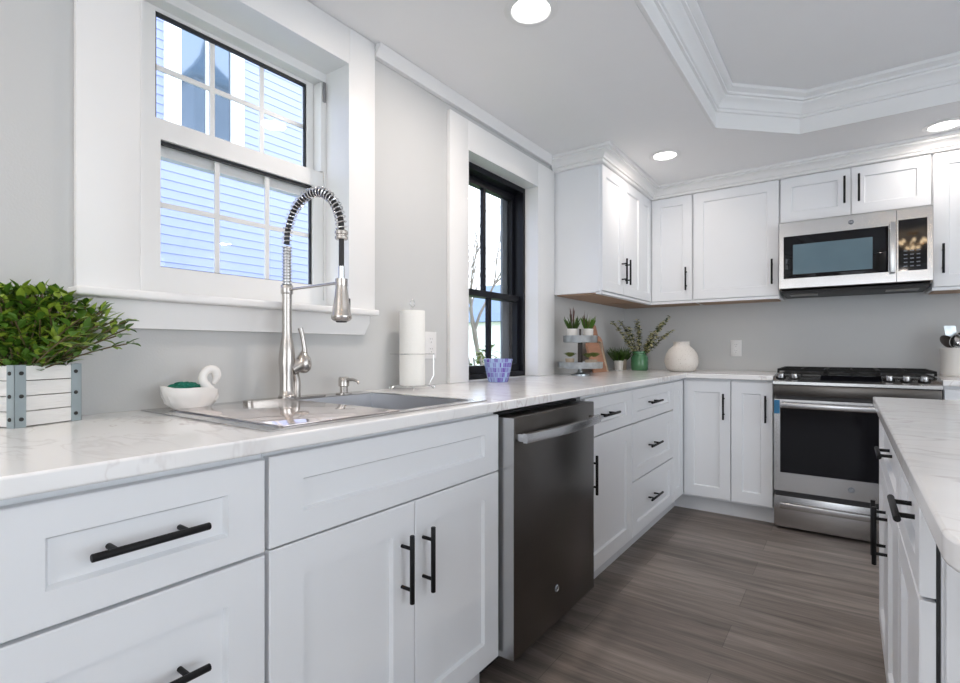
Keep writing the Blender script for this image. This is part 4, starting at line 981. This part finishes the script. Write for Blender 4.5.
# church tower on the far side, mirrored in the neighbour's pane
ct = thing('church_tower', (25, 16, GZ), 'slate blue church tower with flared pointed roof, mirrored in the neighbour window', 'tower')
def sqring(b, w_, z): return [b.bm.verts.new((25+sx*w_, 16+sy*w_, z)) for sx, sy in ((-1, -1), (1, -1), (1, 1), (-1, 1))]
b = MB(); b.box(25-1.15, 25+1.15, 16-1.15, 16+1.15, GZ, 17.4); b.build('walls', 'church_stone', ct)
b = MB(); R = [sqring(b, w_, z) for w_, z in ((1.5, 17.4), (1.5, 17.6), (1.0, 18.2), (.5, 18.9), (.18, 19.6), (.05, 20.4))]
b.bm.faces.new(R[0][::-1]); b.bm.faces.new(R[-1])
for a, c in zip(R, R[1:]):
    for k in range(4): b.bm.faces.new((a[k], a[(k+1) % 4], c[(k+1) % 4], c[k]))
b.tube([(25, 16, 20.3), (25, 16, 21.2)], .04, 6); b.build('roof', 'church_roof', ct)
# distant blue-roofed house, bare tree, shrubs by the black window
fh = thing('distant_house', (-18, 33, GZ), 'distant house with a blue-grey roof seen low through the black window', 'house')
MB().box(-22, -14.5, 30, 38, GZ, 3.0).build('walls', 'house_trim', fh)
b = MB(); b.prism([(29.4, 3.0), (34, 6.2), (38.6, 3.0)], -22.5, -14, lambda a, c, h: (h, a, c)); b.build('roof', 'roof_slate', fh)
def branch(mb, p, d, L, r, dep, rr):
    pts = [p]; q = p
    for k in range(4):
        d = (d+Vector((rr.uniform(-.2, .2), rr.uniform(-.2, .2), rr.uniform(-.05, .2)))).normalized(); q = q+d*L/4; pts.append(q)
    mb.tube(pts, [r*(1-.12*k) for k in range(5)], 6 if dep > 1 else 4, caps=False)
    if dep == 0: return
    for k in range(3 if dep > 1 else 4):
        i = rr.choice((2, 3, 4)); nd = (d+Vector((rr.uniform(-1, 1), rr.uniform(-1, 1), rr.uniform(-.2, .8)))*.8).normalized(); branch(mb, pts[i], nd, L*.68, r*.55, dep-1, rr)
for (x, y, sd_) in ((-8.5, 14.5, 4), (-11, 22, 9)):
    tr = thing('bare_tree', (x, y, GZ), 'bare branching tree nearer the house, seen through the black window' if sd_ == 4 else 'bare tree further back, seen through the black window', 'tree')
    b = MB(); branch(b, Vector((x, y, GZ)), Vector((0, 0, 1)), 3.2, .10, 4, random.Random(sd_)); b.build('branches', 'bark', tr)
def shrub(x, y, h, rad, n, label, seed, m='leaf_sage'):
    t = thing('shrub', (x, y, GZ), label, 'shrub'); rr = random.Random(seed); f = MB(); s_ = MB()
    for k in range(n):
        a = rr.uniform(0, 2*PI); el = rr.uniform(0, 1); ra = rad*rr.uniform(.3, 1); c = Vector((x+ra*math.cos(a)*math.sin(PI*el*.9+.2), y+ra*math.sin(a)*math.sin(PI*el*.9+.2), GZ+.15+h*el))
        f.mi = rr.choice((0, 0, 1)); leaf(f, c, Vector((rr.uniform(-1, 1), rr.uniform(-1, 1), rr.uniform(-.3, 1))), Vector((0, 0, 1)), rr.uniform(.07, .13), .05, .2)
    for k in range(6):
        a = k; s_.tube([(x, y, GZ), (x+.3*rad*math.cos(a), y+.3*rad*math.sin(a), GZ+h*.5), (x+.6*rad*math.cos(a), y+.6*rad*math.sin(a), GZ+h)], .012, 6)
    f.build('foliage', [m, 'leaf_dark'], t); s_.build('stems', 'bark', t)
shrub(-2.6, 5.9, 1.55, .45, 420, 'leafy green shrub low behind the left pane of the black window', 21)
shrub(-3.3, 8.2, 1.7, .5, 380, 'taller thin shrub low behind the right pane of the black window', 22)
